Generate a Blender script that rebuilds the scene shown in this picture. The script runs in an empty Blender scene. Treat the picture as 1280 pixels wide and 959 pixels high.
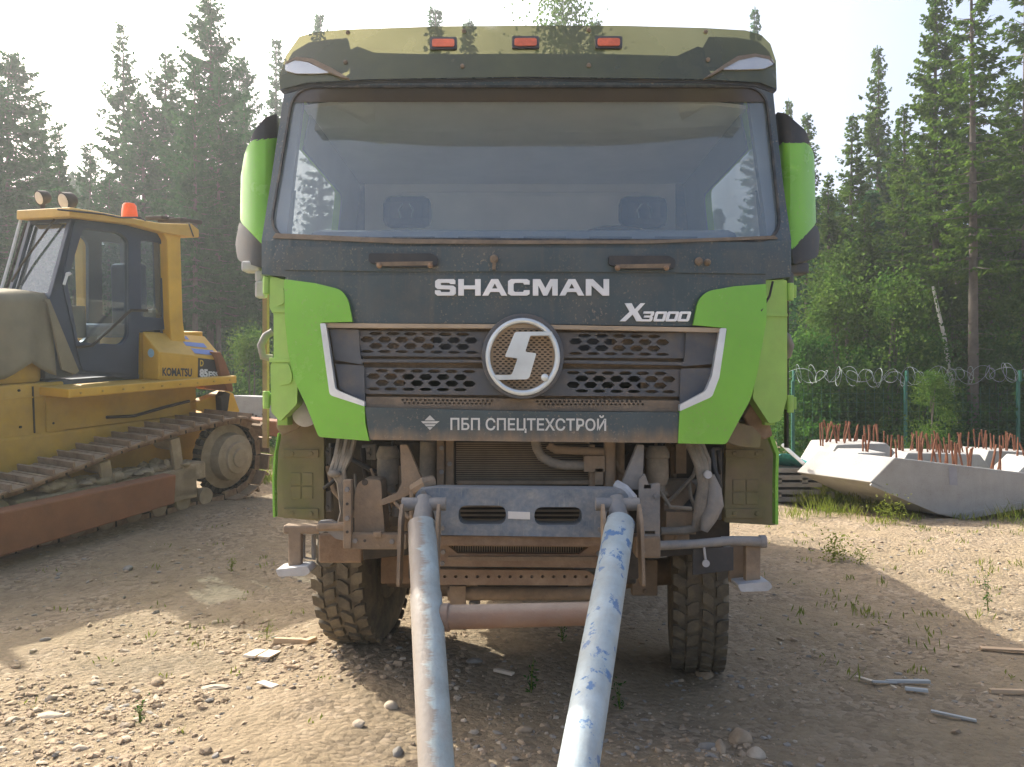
import bpy, bmesh, math, random
import numpy as np
from mathutils import Vector, Matrix
from mathutils.geometry import delaunay_2d_cdt
R = math.radians
scene = bpy.context.scene
col = scene.collection
# ---------------------------------------------------------------- camera, world, sun, exposure
F, CX, HY, CH = 1050.0, 640.0, 495.0, 1.65          # photo focal length (px), centre column, horizon row, eye height
cam_d = bpy.data.cameras.new('camera'); cam = bpy.data.objects.new('camera', cam_d); col.objects.link(cam)
cam.location = (0, 0, CH); cam.rotation_euler = (R(90), 0, 0)
cam_d.sensor_width = 36; cam_d.lens = F/1280*36; cam_d.shift_y = (HY-479.5)/1280
cam_d.clip_start = .05; cam_d.clip_end = 2000
scene.camera = cam
SUN_EL, SUN_AZ = 41.0, -45.0                          # azimuth from +Y towards +X: sun stands behind the truck, to the left
world = bpy.data.worlds.new('World'); scene.world = world; world.use_nodes = True
nt = world.node_tree; nt.nodes.clear()
sky = nt.nodes.new('ShaderNodeTexSky'); sky.sky_type = 'NISHITA'; sky.sun_disc = False
sky.sun_elevation = R(SUN_EL); sky.sun_rotation = R(SUN_AZ)
sky.air_density = .9; sky.dust_density = 9.0; sky.ozone_density = 1.6; sky.altitude = 200
bg = nt.nodes.new('ShaderNodeBackground'); bg.inputs[1].default_value = .15
wo = nt.nodes.new('ShaderNodeOutputWorld')
nt.links.new(sky.outputs[0], bg.inputs[0]); nt.links.new(bg.outputs[0], wo.inputs[0])
sl = bpy.data.lights.new('sun', 'SUN'); sl.energy = 3.4; sl.angle = R(.6); sl.color = (1, .965, .86)
sun = bpy.data.objects.new('sun', sl); col.objects.link(sun)
sd = Vector((math.sin(R(SUN_AZ))*math.cos(R(SUN_EL)), math.cos(R(SUN_AZ))*math.cos(R(SUN_EL)), math.sin(R(SUN_EL))))
sun.rotation_euler = sd.to_track_quat('Z', 'Y').to_euler(); sun.location = sd*50
vs = scene.view_settings
scene.display_settings.display_device = 'sRGB'
vs.view_transform = 'Standard'; vs.look = 'None'; vs.gamma = 1; vs.use_curve_mapping = False
vs.exposure = 1.2
scene.cycles.max_bounces = 8; scene.cycles.transparent_max_bounces = 24
scene.cycles.diffuse_bounces = 3; scene.cycles.glossy_bounces = 3; scene.cycles.transmission_bounces = 4
scene.cycles.use_denoising = True
FLARE_HAZE_D = .0021
random.seed(7)

# ---------------------------------------------------------------- helpers
def P(px, py, Y):                                      # a point of the photo at a real distance
    return Vector(((px-CX)/F*Y, Y, CH-(py-HY)/F*Y))
MATS = {}
def material(name, c, rough=.6, metal=0., dust=0., dcol=(.33,.24,.155), scale=5., var=.18, bump=0., streak=0.,
             topdust=0., bscale=60., low=None, spec=.5, patch=None, trans=0., specks=0., scol=(.36,.28,.2), sscale=80.):
    if name in MATS: return MATS[name]
    m = bpy.data.materials.new(name); m.use_nodes = True; t = m.node_tree; N = t.nodes; L = t.links
    b = N['Principled BSDF']; b.inputs['Roughness'].default_value = rough; b.inputs['Metallic'].default_value = metal
    b.inputs['Specular IOR Level'].default_value = spec
    tc = N.new('ShaderNodeTexCoord')
    def noise(s, det=5, vec=None, r=.6):
        n = N.new('ShaderNodeTexNoise'); n.inputs['Scale'].default_value = s; n.inputs['Detail'].default_value = det
        n.inputs['Roughness'].default_value = r; L.new(vec or tc.outputs['Object'], n.inputs['Vector']); return n.outputs['Fac']
    def ramp(fac, a, bb):
        r = N.new('ShaderNodeMapRange'); r.inputs[1].default_value = a; r.inputs[2].default_value = bb; r.clamp = True
        L.new(fac, r.inputs[0]); return r.outputs[0]
    def mix(fac, A, B, bl='MIX'):
        x = N.new('ShaderNodeMix'); x.data_type = 'RGBA'; x.blend_type = bl
        if isinstance(fac, float): x.inputs[0].default_value = fac
        else: L.new(fac, x.inputs[0])
        for s, v in ((x.inputs[6], A), (x.inputs[7], B)):
            if isinstance(v, tuple): s.default_value = (*v, 1)
            else: L.new(v, s)
        return x.outputs[2]
    def mth(op, a, bb):
        x = N.new('ShaderNodeMath'); x.operation = op; x.use_clamp = True
        for s, v in ((x.inputs[0], a), (x.inputs[1], bb)):
            if isinstance(v, (float, int)): s.default_value = v
            else: L.new(v, s)
        return x.outputs[0]
    dark = tuple(v*(1-var) for v in c); lite = tuple(min(1, v*(1+var)) for v in c)
    out = mix(ramp(noise(scale*.7), .3, .7), dark, lite)
    if patch:                                          # patches of another paint showing through
        pc, ps, pa = patch
        out = mix(ramp(noise(ps, 6, r=.65), pa, pa+.035), out, pc)
    fac = None
    if dust > 0:
        fac = mth('MULTIPLY', ramp(noise(scale, 8, r=.68), .62-.45*min(dust, 1), .95-.35*min(dust, 1)), min(1., dust*1.1))
    if streak > 0:
        mp = N.new('ShaderNodeMapping'); mp.inputs['Scale'].default_value = (1, 1, .07); L.new(tc.outputs['Object'], mp.inputs[0])
        s = mth('MULTIPLY', ramp(noise(scale*6, 4, mp.outputs[0]), .5, .78), streak)
        fac = s if fac is None else mth('MAXIMUM', fac, s)
    if topdust > 0:
        g = N.new('ShaderNodeNewGeometry'); sp = N.new('ShaderNodeSeparateXYZ'); L.new(g.outputs['Normal'], sp.inputs[0])
        s = mth('MULTIPLY', ramp(sp.outputs[2], .35, .8), topdust)
        fac = s if fac is None else mth('MAXIMUM', fac, s)
    if low:                                            # mud splashed up to a height (z0 full .. z1 none)
        sp = N.new('ShaderNodeSeparateXYZ'); L.new(tc.outputs['Object'], sp.inputs[0])
        mp = N.new('ShaderNodeMapping'); mp.inputs['Scale'].default_value = (1, 1, .12); L.new(tc.outputs['Object'], mp.inputs[0])
        nn = N.new('ShaderNodeMath'); nn.operation = 'MULTIPLY_ADD'; L.new(noise(22, 4, mp.outputs[0]), nn.inputs[0])
        nn.inputs[1].default_value = (low[1]-low[0])*1.6; nn.inputs[2].default_value = -(low[1]-low[0])*.8
        ad = N.new('ShaderNodeMath'); ad.operation = 'ADD'; L.new(sp.outputs[2], ad.inputs[0]); L.new(nn.outputs[0], ad.inputs[1])
        r = N.new('ShaderNodeMapRange'); r.clamp = True; L.new(ad.outputs[0], r.inputs[0])
        r.inputs[1].default_value = low[1]; r.inputs[2].default_value = low[0]
        s = mth('MULTIPLY', r.outputs[0], low[2] if len(low) > 2 else .85)
        fac = s if fac is None else mth('MAXIMUM', fac, s)
    if fac is not None:
        dd = mix(ramp(noise(scale*3), .3, .7), tuple(v*.75 for v in dcol), tuple(v*1.15 for v in dcol))
        out = mix(fac, out, dd)
        rr = N.new('ShaderNodeMapRange'); L.new(fac, rr.inputs[0]); rr.inputs[3].default_value = rough; rr.inputs[4].default_value = .93
        L.new(rr.outputs[0], b.inputs['Roughness'])
        if metal:
            rm = N.new('ShaderNodeMapRange'); L.new(fac, rm.inputs[0]); rm.inputs[3].default_value = metal; rm.inputs[4].default_value = 0
            L.new(rm.outputs[0], b.inputs['Metallic'])
    if specks:                                         # splashes and chips
        out = mix(mth('MULTIPLY', mth('MULTIPLY', ramp(noise(sscale, 3), .60, .66), ramp(noise(3.1, 3), .35, .6)), specks), out, scol)
    L.new(out, b.inputs['Base Color'])
    if bump > 0:
        bp = N.new('ShaderNodeBump'); bp.inputs['Strength'].default_value = bump; bp.inputs['Distance'].default_value = .01
        L.new(noise(bscale, 6), bp.inputs['Height']); L.new(bp.outputs[0], b.inputs['Normal'])
    if trans:
        tr = N.new('ShaderNodeBsdfTranslucent'); L.new(out, tr.inputs[0]); ms = N.new('ShaderNodeMixShader'); ms.inputs[0].default_value = trans
        L.new(b.outputs[0], ms.inputs[1]); L.new(tr.outputs[0], ms.inputs[2]); L.new(ms.outputs[0], N['Material Output'].inputs[0])
    MATS[name] = m; return m
def glass(name, tint, dust=.1, refl=.05, dcol=(.5,.5,.48), rough=.03, gain=1.0, dvar=.4):
    m = bpy.data.materials.new(name); m.use_nodes = True; t = m.node_tree; N = t.nodes; L = t.links; N.remove(N['Principled BSDF'])
    tr = N.new('ShaderNodeBsdfTransparent'); tr.inputs[0].default_value = (*tint, 1)
    gl = N.new('ShaderNodeBsdfGlossy'); gl.inputs['Roughness'].default_value = rough; gl.inputs[0].default_value = (1, 1, 1, 1)
    lw = N.new('ShaderNodeLayerWeight'); lw.inputs[0].default_value = .5
    pw = N.new('ShaderNodeMath'); pw.operation = 'POWER'; L.new(lw.outputs['Facing'], pw.inputs[0]); pw.inputs[1].default_value = 4
    mr = N.new('ShaderNodeMapRange'); L.new(pw.outputs[0], mr.inputs[0]); mr.inputs[3].default_value = refl; mr.inputs[4].default_value = min(1, .9*gain)
    m1 = N.new('ShaderNodeMixShader'); L.new(mr.outputs[0], m1.inputs[0]); L.new(tr.outputs[0], m1.inputs[1]); L.new(gl.outputs[0], m1.inputs[2])
    df = N.new('ShaderNodeBsdfDiffuse'); df.inputs[0].default_value = (*dcol, 1)
    tc = N.new('ShaderNodeTexCoord'); n = N.new('ShaderNodeTexNoise'); n.inputs['Scale'].default_value = 2.5; n.inputs['Detail'].default_value = 7
    L.new(tc.outputs['Object'], n.inputs[0])
    m2r = N.new('ShaderNodeMapRange'); L.new(n.outputs[0], m2r.inputs[0]); m2r.inputs[1].default_value = .3; m2r.inputs[2].default_value = .75
    m2r.inputs[3].default_value = dust*(1-dvar); m2r.inputs[4].default_value = dust*(1+dvar)
    m2 = N.new('ShaderNodeMixShader'); L.new(m2r.outputs[0], m2.inputs[0]); L.new(m1.outputs[0], m2.inputs[1]); L.new(df.outputs[0], m2.inputs[2])
    L.new(m2.outputs[0], N['Material Output'].inputs[0]); MATS[name] = m; return m

ROOTM = {}
def tag(o, label=None, cat=None, group=None, kind=None):
    if label: o['label'] = label
    if cat: o['category'] = cat
    if group: o['group'] = group
    if kind: o['kind'] = kind
    return o
def empty(name, loc=(0,0,0), rot=(0,0,0), **k):
    o = bpy.data.objects.new(name, None); o.location = loc; o.rotation_euler = rot; o.empty_display_size = .2; col.objects.link(o)
    ROOTM[o.name] = Matrix.LocRotScale(Vector(loc), o.rotation_euler, None); tag(o, **k); return o
def empty_m(name, M4, **k):
    o = bpy.data.objects.new(name, None); o.matrix_world = M4; col.objects.link(o); ROOTM[o.name] = M4.copy(); tag(o, **k); return o
def rootm(o):
    while o.parent: o = o.parent
    return ROOTM.get(o.name, Matrix.Identity(4))
def link(name, verts, faces, mat, parent=None, world=True, origin=None, smooth=None, bevel=0, **k):
    """one mesh object from world-space vertices (moved into its thing's space)"""
    if parent is not None: Mi = rootm(parent).inverted() if world else None
    elif origin is not None: Mi = Matrix.Translation(-Vector(origin))
    else: Mi = None
    if Mi is not None: verts = [Mi @ Vector(v) for v in verts]
    me = bpy.data.meshes.new(name); me.from_pydata([tuple(v) for v in verts], [], faces)
    me.validate(); 
    bm = bmesh.new(); bm.from_mesh(me); bmesh.ops.recalc_face_normals(bm, faces=bm.faces); bm.to_mesh(me); bm.free()
    me.materials.append(mat)
    o = bpy.data.objects.new(name, me); col.objects.link(o)
    if parent is not None: o.parent = parent
    elif origin is not None:
        o.location = origin; ROOTM[o.name] = Matrix.Translation(Vector(origin))
    if smooth:
        me.polygons.foreach_set('use_smooth', [True]*len(me.polygons)); me.set_sharp_from_angle(angle=R(smooth))
    if bevel:
        b = o.modifiers.new('bevel', 'BEVEL'); b.width = bevel; b.segments = 2; b.limit_method = 'ANGLE'; b.angle_limit = R(35); b.harden_normals = False
    tag(o, **k); return o
class MB:
    def __init__(s): s.v = []; s.f = []
    def add(s, v, f):
        n = len(s.v); s.v += [Vector(x) for x in v]; s.f += [tuple(i+n for i in q) for q in f]; return s
    def box(s, c, d, M3=None, taper=1.):
        vs_ = []
        for z in (-.5, .5):
            k = taper if z > 0 else 1
            for x, y in ((-.5,-.5),(.5,-.5),(.5,.5),(-.5,.5)):
                p = Vector((x*d[0]*k, y*d[1]*k, z*d[2])); vs_.append((M3 @ p if M3 else p)+Vector(c))
        return s.add(vs_, [(3,2,1,0),(4,5,6,7),(0,1,5,4),(1,2,6,5),(2,3,7,6),(3,0,4,7)])
    def pbox(s, x0, y0, x1, y1, Y, t):                 # box over a photo rectangle at distance Y, t deep
        a, b = P(x0, y1, Y), P(x1, y0, Y)
        return s.box(((a.x+b.x)/2, Y+t/2, (a.z+b.z)/2), (abs(b.x-a.x), t, abs(b.z-a.z)))
    def tube(s, pts, r, n=12, cap=True):
        pts = [Vector(p) for p in pts]; rs = r if isinstance(r, (list, tuple)) else [r]*len(pts); rings = []
        up = None
        for i, p in enumerate(pts):
            d = (pts[min(i+1, len(pts)-1)]-pts[max(i-1, 0)]).normalized()
            if up is None: up = Vector((0,0,1)) if abs(d.z) < .9 else Vector((0,1,0))
            a = d.cross(up).normalized(); b = a.cross(d).normalized(); up = b
            rings.append([p+(a*math.cos(2*math.pi*k/n)+b*math.sin(2*math.pi*k/n))*rs[i] for k in range(n)])
        v = [q for rg in rings for q in rg]; f = []
        for i in range(len(pts)-1):
            for k in range(n): f.append((i*n+k, i*n+(k+1)%n, (i+1)*n+(k+1)%n, (i+1)*n+k))
        if cap: f.append(tuple(range(n-1, -1, -1))); f.append(tuple((len(pts)-1)*n+k for k in range(n)))
        return s.add(v, f)
    def lathe(s, c, axis, prof, n=32):                 # prof: (offset along axis, radius)
        ax = Vector(axis).normalized(); up = Vector((0,0,1)) if abs(ax.z) < .9 else Vector((0,1,0))
        a = ax.cross(up).normalized(); b = a.cross(ax).normalized(); v = []; f = []
        for o_, r_ in prof:
            for k in range(n): v.append(Vector(c)+ax*o_+(a*math.cos(2*math.pi*k/n)+b*math.sin(2*math.pi*k/n))*r_)
        for i in range(len(prof)-1):
            for k in range(n): f.append((i*n+k, i*n+(k+1)%n, (i+1)*n+(k+1)%n, (i+1)*n+k))
        f.append(tuple(range(n-1, -1, -1))); f.append(tuple((len(prof)-1)*n+k for k in range(n)))
        return s.add(v, f)
    def ell(s, c, r, n=12, m=8, jit=0, flat=0):
        v = []; f = []
        for i in range(m+1):
            th = math.pi*i/m
            for k in range(n):
                ph = 2*math.pi*k/n; j = 1+random.uniform(-jit, jit)
                z = math.cos(th)*j
                v.append(Vector(c)+Vector((r[0]*math.sin(th)*math.cos(ph)*j, r[1]*math.sin(th)*math.sin(ph)*j, r[2]*max(z, -1+flat))))
        for i in range(m):
            for k in range(n): f.append((i*n+k, (i+1)*n+k, (i+1)*n+(k+1)%n, i*n+(k+1)%n))
        return s.add(v, f)
    def build(s, name, mat, parent=None, **k): return link(name, s.v, s.f, mat, parent, **k)
def inside(x, y, poly):
    c = False; j = len(poly)-1
    for i in range(len(poly)):
        xi, yi = poly[i]; xj, yj = poly[j]
        if (yi > y) != (yj > y) and x < (xj-xi)*(y-yi)/(yj-yi)+xi: c = not c
        j = i
    return c
def rounded(pts, r, n=5):
    out = []; N = len(pts)
    for i in range(N):
        p = Vector(pts[i]); a = Vector(pts[i-1]); b = Vector(pts[(i+1) % N]); rr = r[i] if isinstance(r, (list, tuple)) else r
        if rr <= 0: out.append((p.x, p.y)); continue
        da = (a-p); db = (b-p); rr = min(rr, da.length*.48, db.length*.48); q0 = p+da.normalized()*rr; q1 = p+db.normalized()*rr
        for k in range(n+1):
            t = k/n; q = q0*(1-t)**2+p*2*t*(1-t)+q1*t*t; out.append((q.x, q.y))
    return out
def sheet_geo(outline, fn, thick, holes=(), step=20):
    """outline with holes -> curved slab; fn(x, y, t) gives the world point, t = depth into the slab"""
    vs2 = []; ed = []
    for lp in [outline]+list(holes):
        n0 = len(vs2); q = []
        for i in range(len(lp)):
            a = Vector(lp[i]); b = Vector(lp[(i+1) % len(lp)]); k = max(1, int((b-a).length/step))
            for j in range(k): q.append(a.lerp(b, j/k))
        vs2 += q; ed += [(n0+i, n0+(i+1) % len(q)) for i in range(len(q))]
    xs = [p[0] for p in outline]; ys = [p[1] for p in outline]
    x = min(xs)+step*.5
    while x < max(xs):
        y = min(ys)+step*.5
        while y < max(ys):
            if inside(x, y, outline) and not any(inside(x, y, h) for h in holes): vs2.append(Vector((x+.13, y+.07)))
            y += step
        x += step
    vo, eo, fo, *_ = delaunay_2d_cdt(vs2, ed, [], 0, 1e-5)
    tri = []
    for f in fo:
        cx = sum(vo[i].x for i in f)/len(f); cy = sum(vo[i].y for i in f)/len(f)
        if inside(cx, cy, outline) and not any(inside(cx, cy, h) for h in holes): tri.append(tuple(f))
    V = [fn(p.x, p.y, 0) for p in vo]; Fc = list(tri)
    if thick:
        n = len(V); V += [fn(p.x, p.y, thick) for p in vo]; Fc += [tuple(i+n for i in reversed(f)) for f in tri]
        cnt = {}
        for f in tri:
            for i in range(len(f)):
                e = (f[i], f[(i+1) % len(f)]); cnt[e] = 1
        for (a, b) in cnt:
            if (b, a) not in cnt: Fc.append((b, a, a+n, b+n))
    used = sorted({i for f in Fc for i in f}); mp = {i: k for k, i in enumerate(used)}
    return [V[i] for i in used], [tuple(mp[i] for i in f) for f in Fc]
def sheet(name, outline, fn, thick, mat, parent, holes=(), step=20, **k):
    v, f = sheet_geo(outline, fn, thick, holes, step); return link(name, v, f, mat, parent, **k)
def text2d(body, box, offset=0., shear=0., spacing=1.):
    """lettering as filled 2-D triangles fitted to a box (x0, y_top, x1, y_bottom), y downwards"""
    cu = bpy.data.curves.new('lettering', 'FONT'); cu.body = body; cu.offset = offset; cu.shear = shear; cu.space_character = spacing
    cu.resolution_u = 4
    o = bpy.data.objects.new('lettering', cu); me = bpy.data.meshes.new_from_object(o)
    v = [(p.co.x, p.co.y) for p in me.vertices]; f = [tuple(p.vertices) for p in me.polygons]
    bpy.data.objects.remove(o); bpy.data.curves.remove(cu); bpy.data.meshes.remove(me)
    x0 = min(p[0] for p in v); x1 = max(p[0] for p in v); y0 = min(p[1] for p in v); y1 = max(p[1] for p in v)
    v = [(box[0]+(p[0]-x0)/(x1-x0)*(box[2]-box[0]), box[3]-(p[1]-y0)/(y1-y0)*(box[3]-box[1])) for p in v]
    return v, f
def flat_text(v2, f2, fn, lift=-.004):
    return [fn(p[0], p[1], lift) for p in v2], f2
def circ(cx, cy, rx, ry=None, n=40): 
    ry = ry or rx; return [(cx+rx*math.cos(2*math.pi*k/n), cy+ry*math.sin(2*math.pi*k/n)) for k in range(n)]
def copy_tree(o, parent=None):
    c = o.copy(); col.objects.link(c)
    if parent: c.parent = parent
    for ch in list(o.children): copy_tree(ch, c)
    return c
def sstep(a, b, x):
    t = np.clip((np.asarray(x, float)-a)/(b-a), 0, 1); return t*t*(3-2*t)
def ground_z(x, y):
    x = np.asarray(x, float); y = np.asarray(y, float)
    z = .30*sstep(6.5, 11, y)*sstep(-1.2, -3.2, x)
    z = z + .055*sstep(6.8, 9, y)*sstep(-1.2, -3.2, x) + .02*sstep(0, -1.2, x) + .07*np.exp(-(((x+.95)/.55)**2+((y-5.4)/.9)**2)) - .08*sstep(0, 1.2, x)*sstep(9, 5.8, y)*sstep(1.5,3.5,y)
    z = z + .10*np.exp(-(((x-.95)/.5)**2+((y-3.45)/.45)**2)) + .05*np.exp(-(((x+.95)/.35)**2+((y-3.6)/.5)**2))
    z = z + .5*sstep(20, 40, y)
    return z
def gz(x, y): return float(ground_z(x, y))
# ================================================================ DUMP TRUCK
mud = (.30, .215, .135)
M_dark = material('cab_dark_paint', (.060, .085, .095), .34, specks=.55, dust=.30, dcol=mud, streak=.22, scale=4)
M_dark_low = material('cab_dark_low', (.060, .085, .095), .42, specks=.7, dust=.25, dcol=mud, scale=5, low=(1.435, 1.50, .85))
M_visor_solid = material('visor_backing', (.045, .07, .09), .25, dust=.30, dcol=(.17,.15,.09), scale=2.2)  # olive mottle imitates reflections on the visor, put into the colour
M_green = material('lime_paint', (.22, .53, .065), .25, specks=.5, scol=(.3,.33,.13), dust=.16, dcol=(.25,.33,.08), scale=5, var=.06)
M_green_lt = material('lime_inner_paint', (.32, .54, .11), .45, dust=.30, dcol=(.36,.38,.14), scale=8, var=.1)
M_green_mud = material('lime_muddy', (.22, .235, .07), .8, dust=1.0, dcol=(.25,.195,.125), scale=2.2, var=.2)
M_trim = material('silver_trim', (.78, .82, .86), .3, .35, dust=.15, dcol=mud, topdust=.5)
M_trim_dirt = material('dirty_trim', (.42, .34, .25), .8, dust=.4, dcol=(.45,.33,.22))
M_plastic = material('grey_plastic', (.085, .095, .11), .55, dust=.42, dcol=mud, scale=9, topdust=.7)
M_plastic_b = material('black_plastic', (.035, .038, .043), .5, dust=.25, dcol=mud, scale=5, topdust=.4)
M_mudpart = material('muddy_metal', (.22, .165, .115), .85, dust=.7, dcol=(.41,.295,.19), scale=6, bump=.4)
M_mudgrey = material('muddy_grey_metal', (.20, .20, .20), .75, dust=.6, dcol=(.43,.36,.28), scale=7, bump=.3)
M_rustmud = material('rusty_mud', (.24, .155, .10), .9, dust=.7, dcol=(.40,.29,.195), scale=8, bump=.4)
M_darkgap = material('dark_metal', (.045, .04, .035), .8, dust=.5, dcol=(.17,.13,.09), scale=6)
M_tan = material('caked_dust', (.24, .185, .13), .95, dust=.6, dcol=(.13,.11,.09), scale=14, bump=.4)
M_radiator = material('radiator_core', (.27, .21, .145), .7, dust=.5, dcol=(.36,.28,.19), scale=12)
M_hose = material('dusty_hose', (.17, .16, .145), .8, dust=.65, dcol=(.44,.37,.28), scale=9, topdust=.5)
M_beam = material('blue_grey_beam', (.13, .17, .22), .6, dust=.62, dcol=(.44,.41,.36), scale=16, streak=.75, topdust=.6)
M_white = material('white_letter', (.86, .90, .93), .4, dust=.08, dcol=mud)
M_silver = material('silver_emblem', (.70, .76, .78), .28, .35, dust=.1, dcol=mud, topdust=.2)
M_chalk = material('sticker_letter', (.62, .63, .60), .7, dust=.12, dcol=mud)
M_tyre = material('dusty_rubber', (.050, .047, .042), .85, dust=.8, dcol=(.25,.20,.125), scale=7, bump=.3)
M_fabric = material('dark_seat_fabric', (.012, .02, .05), .9)
M_inner = material('cab_lining', (.78, .78, .75), .9, var=.06)
M_inner_d = material('cab_lining_dark', (.24, .27, .29), .8, var=.06)
M_dash = material('dashboard_plastic', (.16, .18, .20), .75, var=.06, dust=.3, dcol=(.4,.38,.34))
M_seal = material('rubber_seal', (.025, .027, .03), .6, dust=.45, dcol=(.32,.27,.20), scale=12)
M_plate = material('plate_white', (.70, .66, .60), .6, dust=.3, dcol=mud)
M_foot = material('pale_foot_metal', (.50, .50, .50), .5, dust=.45, dcol=(.4,.33,.27), scale=9)
M_visor_refl = material('visor_reflection_paint', (.085, .065, .045), .3, dust=.2, dcol=(.2,.15,.1), scale=2)  # brown tone of the visor mirrored in the glass, put into colour
M_cable = material('black_cable', (.02, .02, .02), .6, dust=.3, dcol=mud)
G_ws = glass('windscreen_glass', (.84, .88, .90), dust=.19, refl=.12, dcol=(.48,.60,.65), rough=.05, dvar=.2)
G_side = glass('side_glass', (.9, .95, .94), dust=.70, refl=.03, dcol=(.85,.87,.85), dvar=.1)
def amber_visor():
    m = glass('smoked_amber_acrylic', (.24, .22, .09), dust=.42, refl=.08, dcol=(.17,.18,.085), rough=.12, dvar=.35); return m
G_visor = amber_visor()
G_lamp = glass('clear_lens', (.9, .93, .95), dust=.35, refl=.25, dcol=(.75,.80,.84))
M_orange = material('orange_lens', (.72, .14, .05), .3, var=.25, dust=.15, dcol=mud, scale=20)
M_dump = material('dump_body_steel', (.10, .12, .10), .6, dust=.5, dcol=mud)

TR = empty('dump_truck', (.06, 5.4, 0), label='lime green and dark grey dump truck with its bumper removed', cat='truck')
def fd(x, y=0): return 4.0+.27*(abs(x-655)/325)**2.6                      # the cab front sweeps back to its corners
def wd(x, y): return fd(x)+.30*max(0, (305-y))/200                        # leaning windscreen
def on(dfn, off=0.):
    def f(x, y, t=0.):
        Y = dfn(x, y); p = P(x, y, Y); p.y = Y+t+off; return p
    return f
S = on(fd)
# --- windscreen surround, roof, sides
ws_hole = rounded([(366,107),(958,107),(979,303),(334,299)], [30,30,34,34], 7)
glass_o = rounded([(362,104),(962,104),(983,307),(330,303)], [30,30,36,36], 7)
surround = [(357,101),(420,99),(655,97),(890,99),(965,101),(970,150),(979,230),(989,300),(989,346),(956,350),(356,346),(327,343),(327,300),(338,230),(350,150)]
cab = sheet('cab', surround, on(wd), .05, M_dark, TR, holes=[ws_hole], step=24, bevel=.006)
def cabw(y0, y1, x, z0, z1): return
mb = MB()
XL, XR = P(329, 300, 4.30).x, P(987, 300, 4.30).x
Zb, Zw, Zt = .98+.42, 2.35, 3.29
# roof, back wall, floor

def roof_outline(inset, back):
    q = [(P(x, 101, wd(x, 101)).x*1.0, wd(x, 101)+inset) for x in (366,390,430,490,570,655,740,820,880,920,950)]
    return q+[(XR-.115, 4.75), (XR-.115, back), (XL+.115, back), (XL+.115, 4.75)]
v_, f_ = sheet_geo(roof_outline(.03, 6.28), lambda a, b, t: Vector((a, b, 3.262+t)), .05, (), .4); mb.add(v_, f_)
mb.box(((XL+XR)/2, 6.28, (Zb+.1+Zt)/2), (XR-XL-.02, .05, Zt-Zb-.1)); mb.box(((XL+XR)/2, 5.4, Zb+.14), (XR-XL-.2, 1.6, .06))
mb.build('cab_roof', M_dark, TR, bevel=.02)
# side walls as curved slabs with a window opening; (a,b) = (distance, height)
def wallfn(sx):
    X = XL if sx < 0 else XR
    def f(a, b, t):
        lean = max(0, b-2.35)*.10
        return Vector((X-sx*(lean+t+.004+.07*(b < 2.3)), a, b))
    return f
win = rounded([(4.50,2.34),(5.70,2.34),(5.70,3.04),(4.50,3.04)], .07)
for sx in (-1, 1):
    v, f = sheet_geo([(4.30,1.5),(6.26,1.5),(6.26,3.29),(4.58,3.29),(4.33,2.35)], wallfn(sx), .05, [win], .3)
    d = link('door', v, f, M_green_lt if sx < 0 else M_green_lt, TR, bevel=.004)
    v, f = sheet_geo(win, wallfn(sx), 0, (), .3); link('window_pane', v, f, G_side, d)
    # inner lining
    v, f = sheet_geo([(4.45,2.05),(6.2,2.05),(6.2,3.24),(4.68,3.24),(4.45,2.5)], lambda a, b, t, g=wallfn(sx): g(a, b, t+.055), .01, [rounded([(4.53,2.38),(5.66,2.38),(5.66,3.0),(4.53,3.0)], .06)], .3)
    link('door_lining', v, f, M_inner_d, d)
for q_ in ([(352,103),(376,103),(352,300),(331,300)], [(938,103),(968,103),(984,300),(966,300)]):
    sheet('inner_pillar', q_, on(wd, .07), .05, M_inner_d, TR, step=20)
ws = sheet('windscreen', glass_o, on(wd, .012), 0, G_ws, TR, step=22, smooth=60)
# rubber seal + dusty lower edge
inner = rounded([(372,118),(952,118),(971,296),(342,292)], [26,26,30,30], 7)
sheet('windscreen_seal', ws_hole, on(wd, -.003), .012, M_seal, ws, holes=[rounded([(368,109.5),(956,109.5),(976,300),(337,296)], [28,28,32,32], 7)], step=24, bevel=.003)
sheet('dusty_edge', [(345,292),(500,299),(655,301),(810,301),(968,295),(972,299),(810,305),(655,305.5),(500,305),(341,298)], on(wd, -.010), .006, M_tan, ws, step=20)
sheet('visor_reflection_strip', rounded([(365,108),(957,108),(962,127),(362,127)], [18,18,2,2]), on(wd, .004), .004, M_visor_refl, ws, step=24)  # strip painted as the visor's dark reflection along the upper glass
# --- sunvisor, header, lamps
vfn = lambda x, y: wd(x, y)-.10-.06*(y > 62)
def vis(off=0): 
    def f(x, y, t=0.):
        Y = 4.02+.27*(abs(x-655)/325)**2.6+.14*max(0, (100-y))/60+off; p = P(x, y, Y); p.y = Y+t; return p
    return f
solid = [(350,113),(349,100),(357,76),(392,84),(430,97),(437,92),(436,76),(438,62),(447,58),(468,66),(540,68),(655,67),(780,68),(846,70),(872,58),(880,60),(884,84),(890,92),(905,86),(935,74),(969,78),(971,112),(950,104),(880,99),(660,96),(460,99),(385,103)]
vz = sheet('sun_visor', [(350,112),(349,96),(357,70),(374,46),(395,40),(431,37),(548,33),(655,32),(770,32),(880,35),(932,38),(952,44),(963,55),(970,76),(971,111),(950,103),(880,99),(660,96),(460,99),(385,103)], vis(-.03), 0, G_visor, TR, step=18, smooth=60)
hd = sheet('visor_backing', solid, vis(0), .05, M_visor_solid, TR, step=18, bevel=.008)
sheet('visor_lip', [(350,113),(385,104),(460,100),(660,97),(880,100),(950,104),(971,113),(968,116),(945,108),(880,103.5),(660,100.5),(460,103.5),(390,108),(354,117)], vis(-.012), .012, M_plastic_b, vz, step=18)
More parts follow.
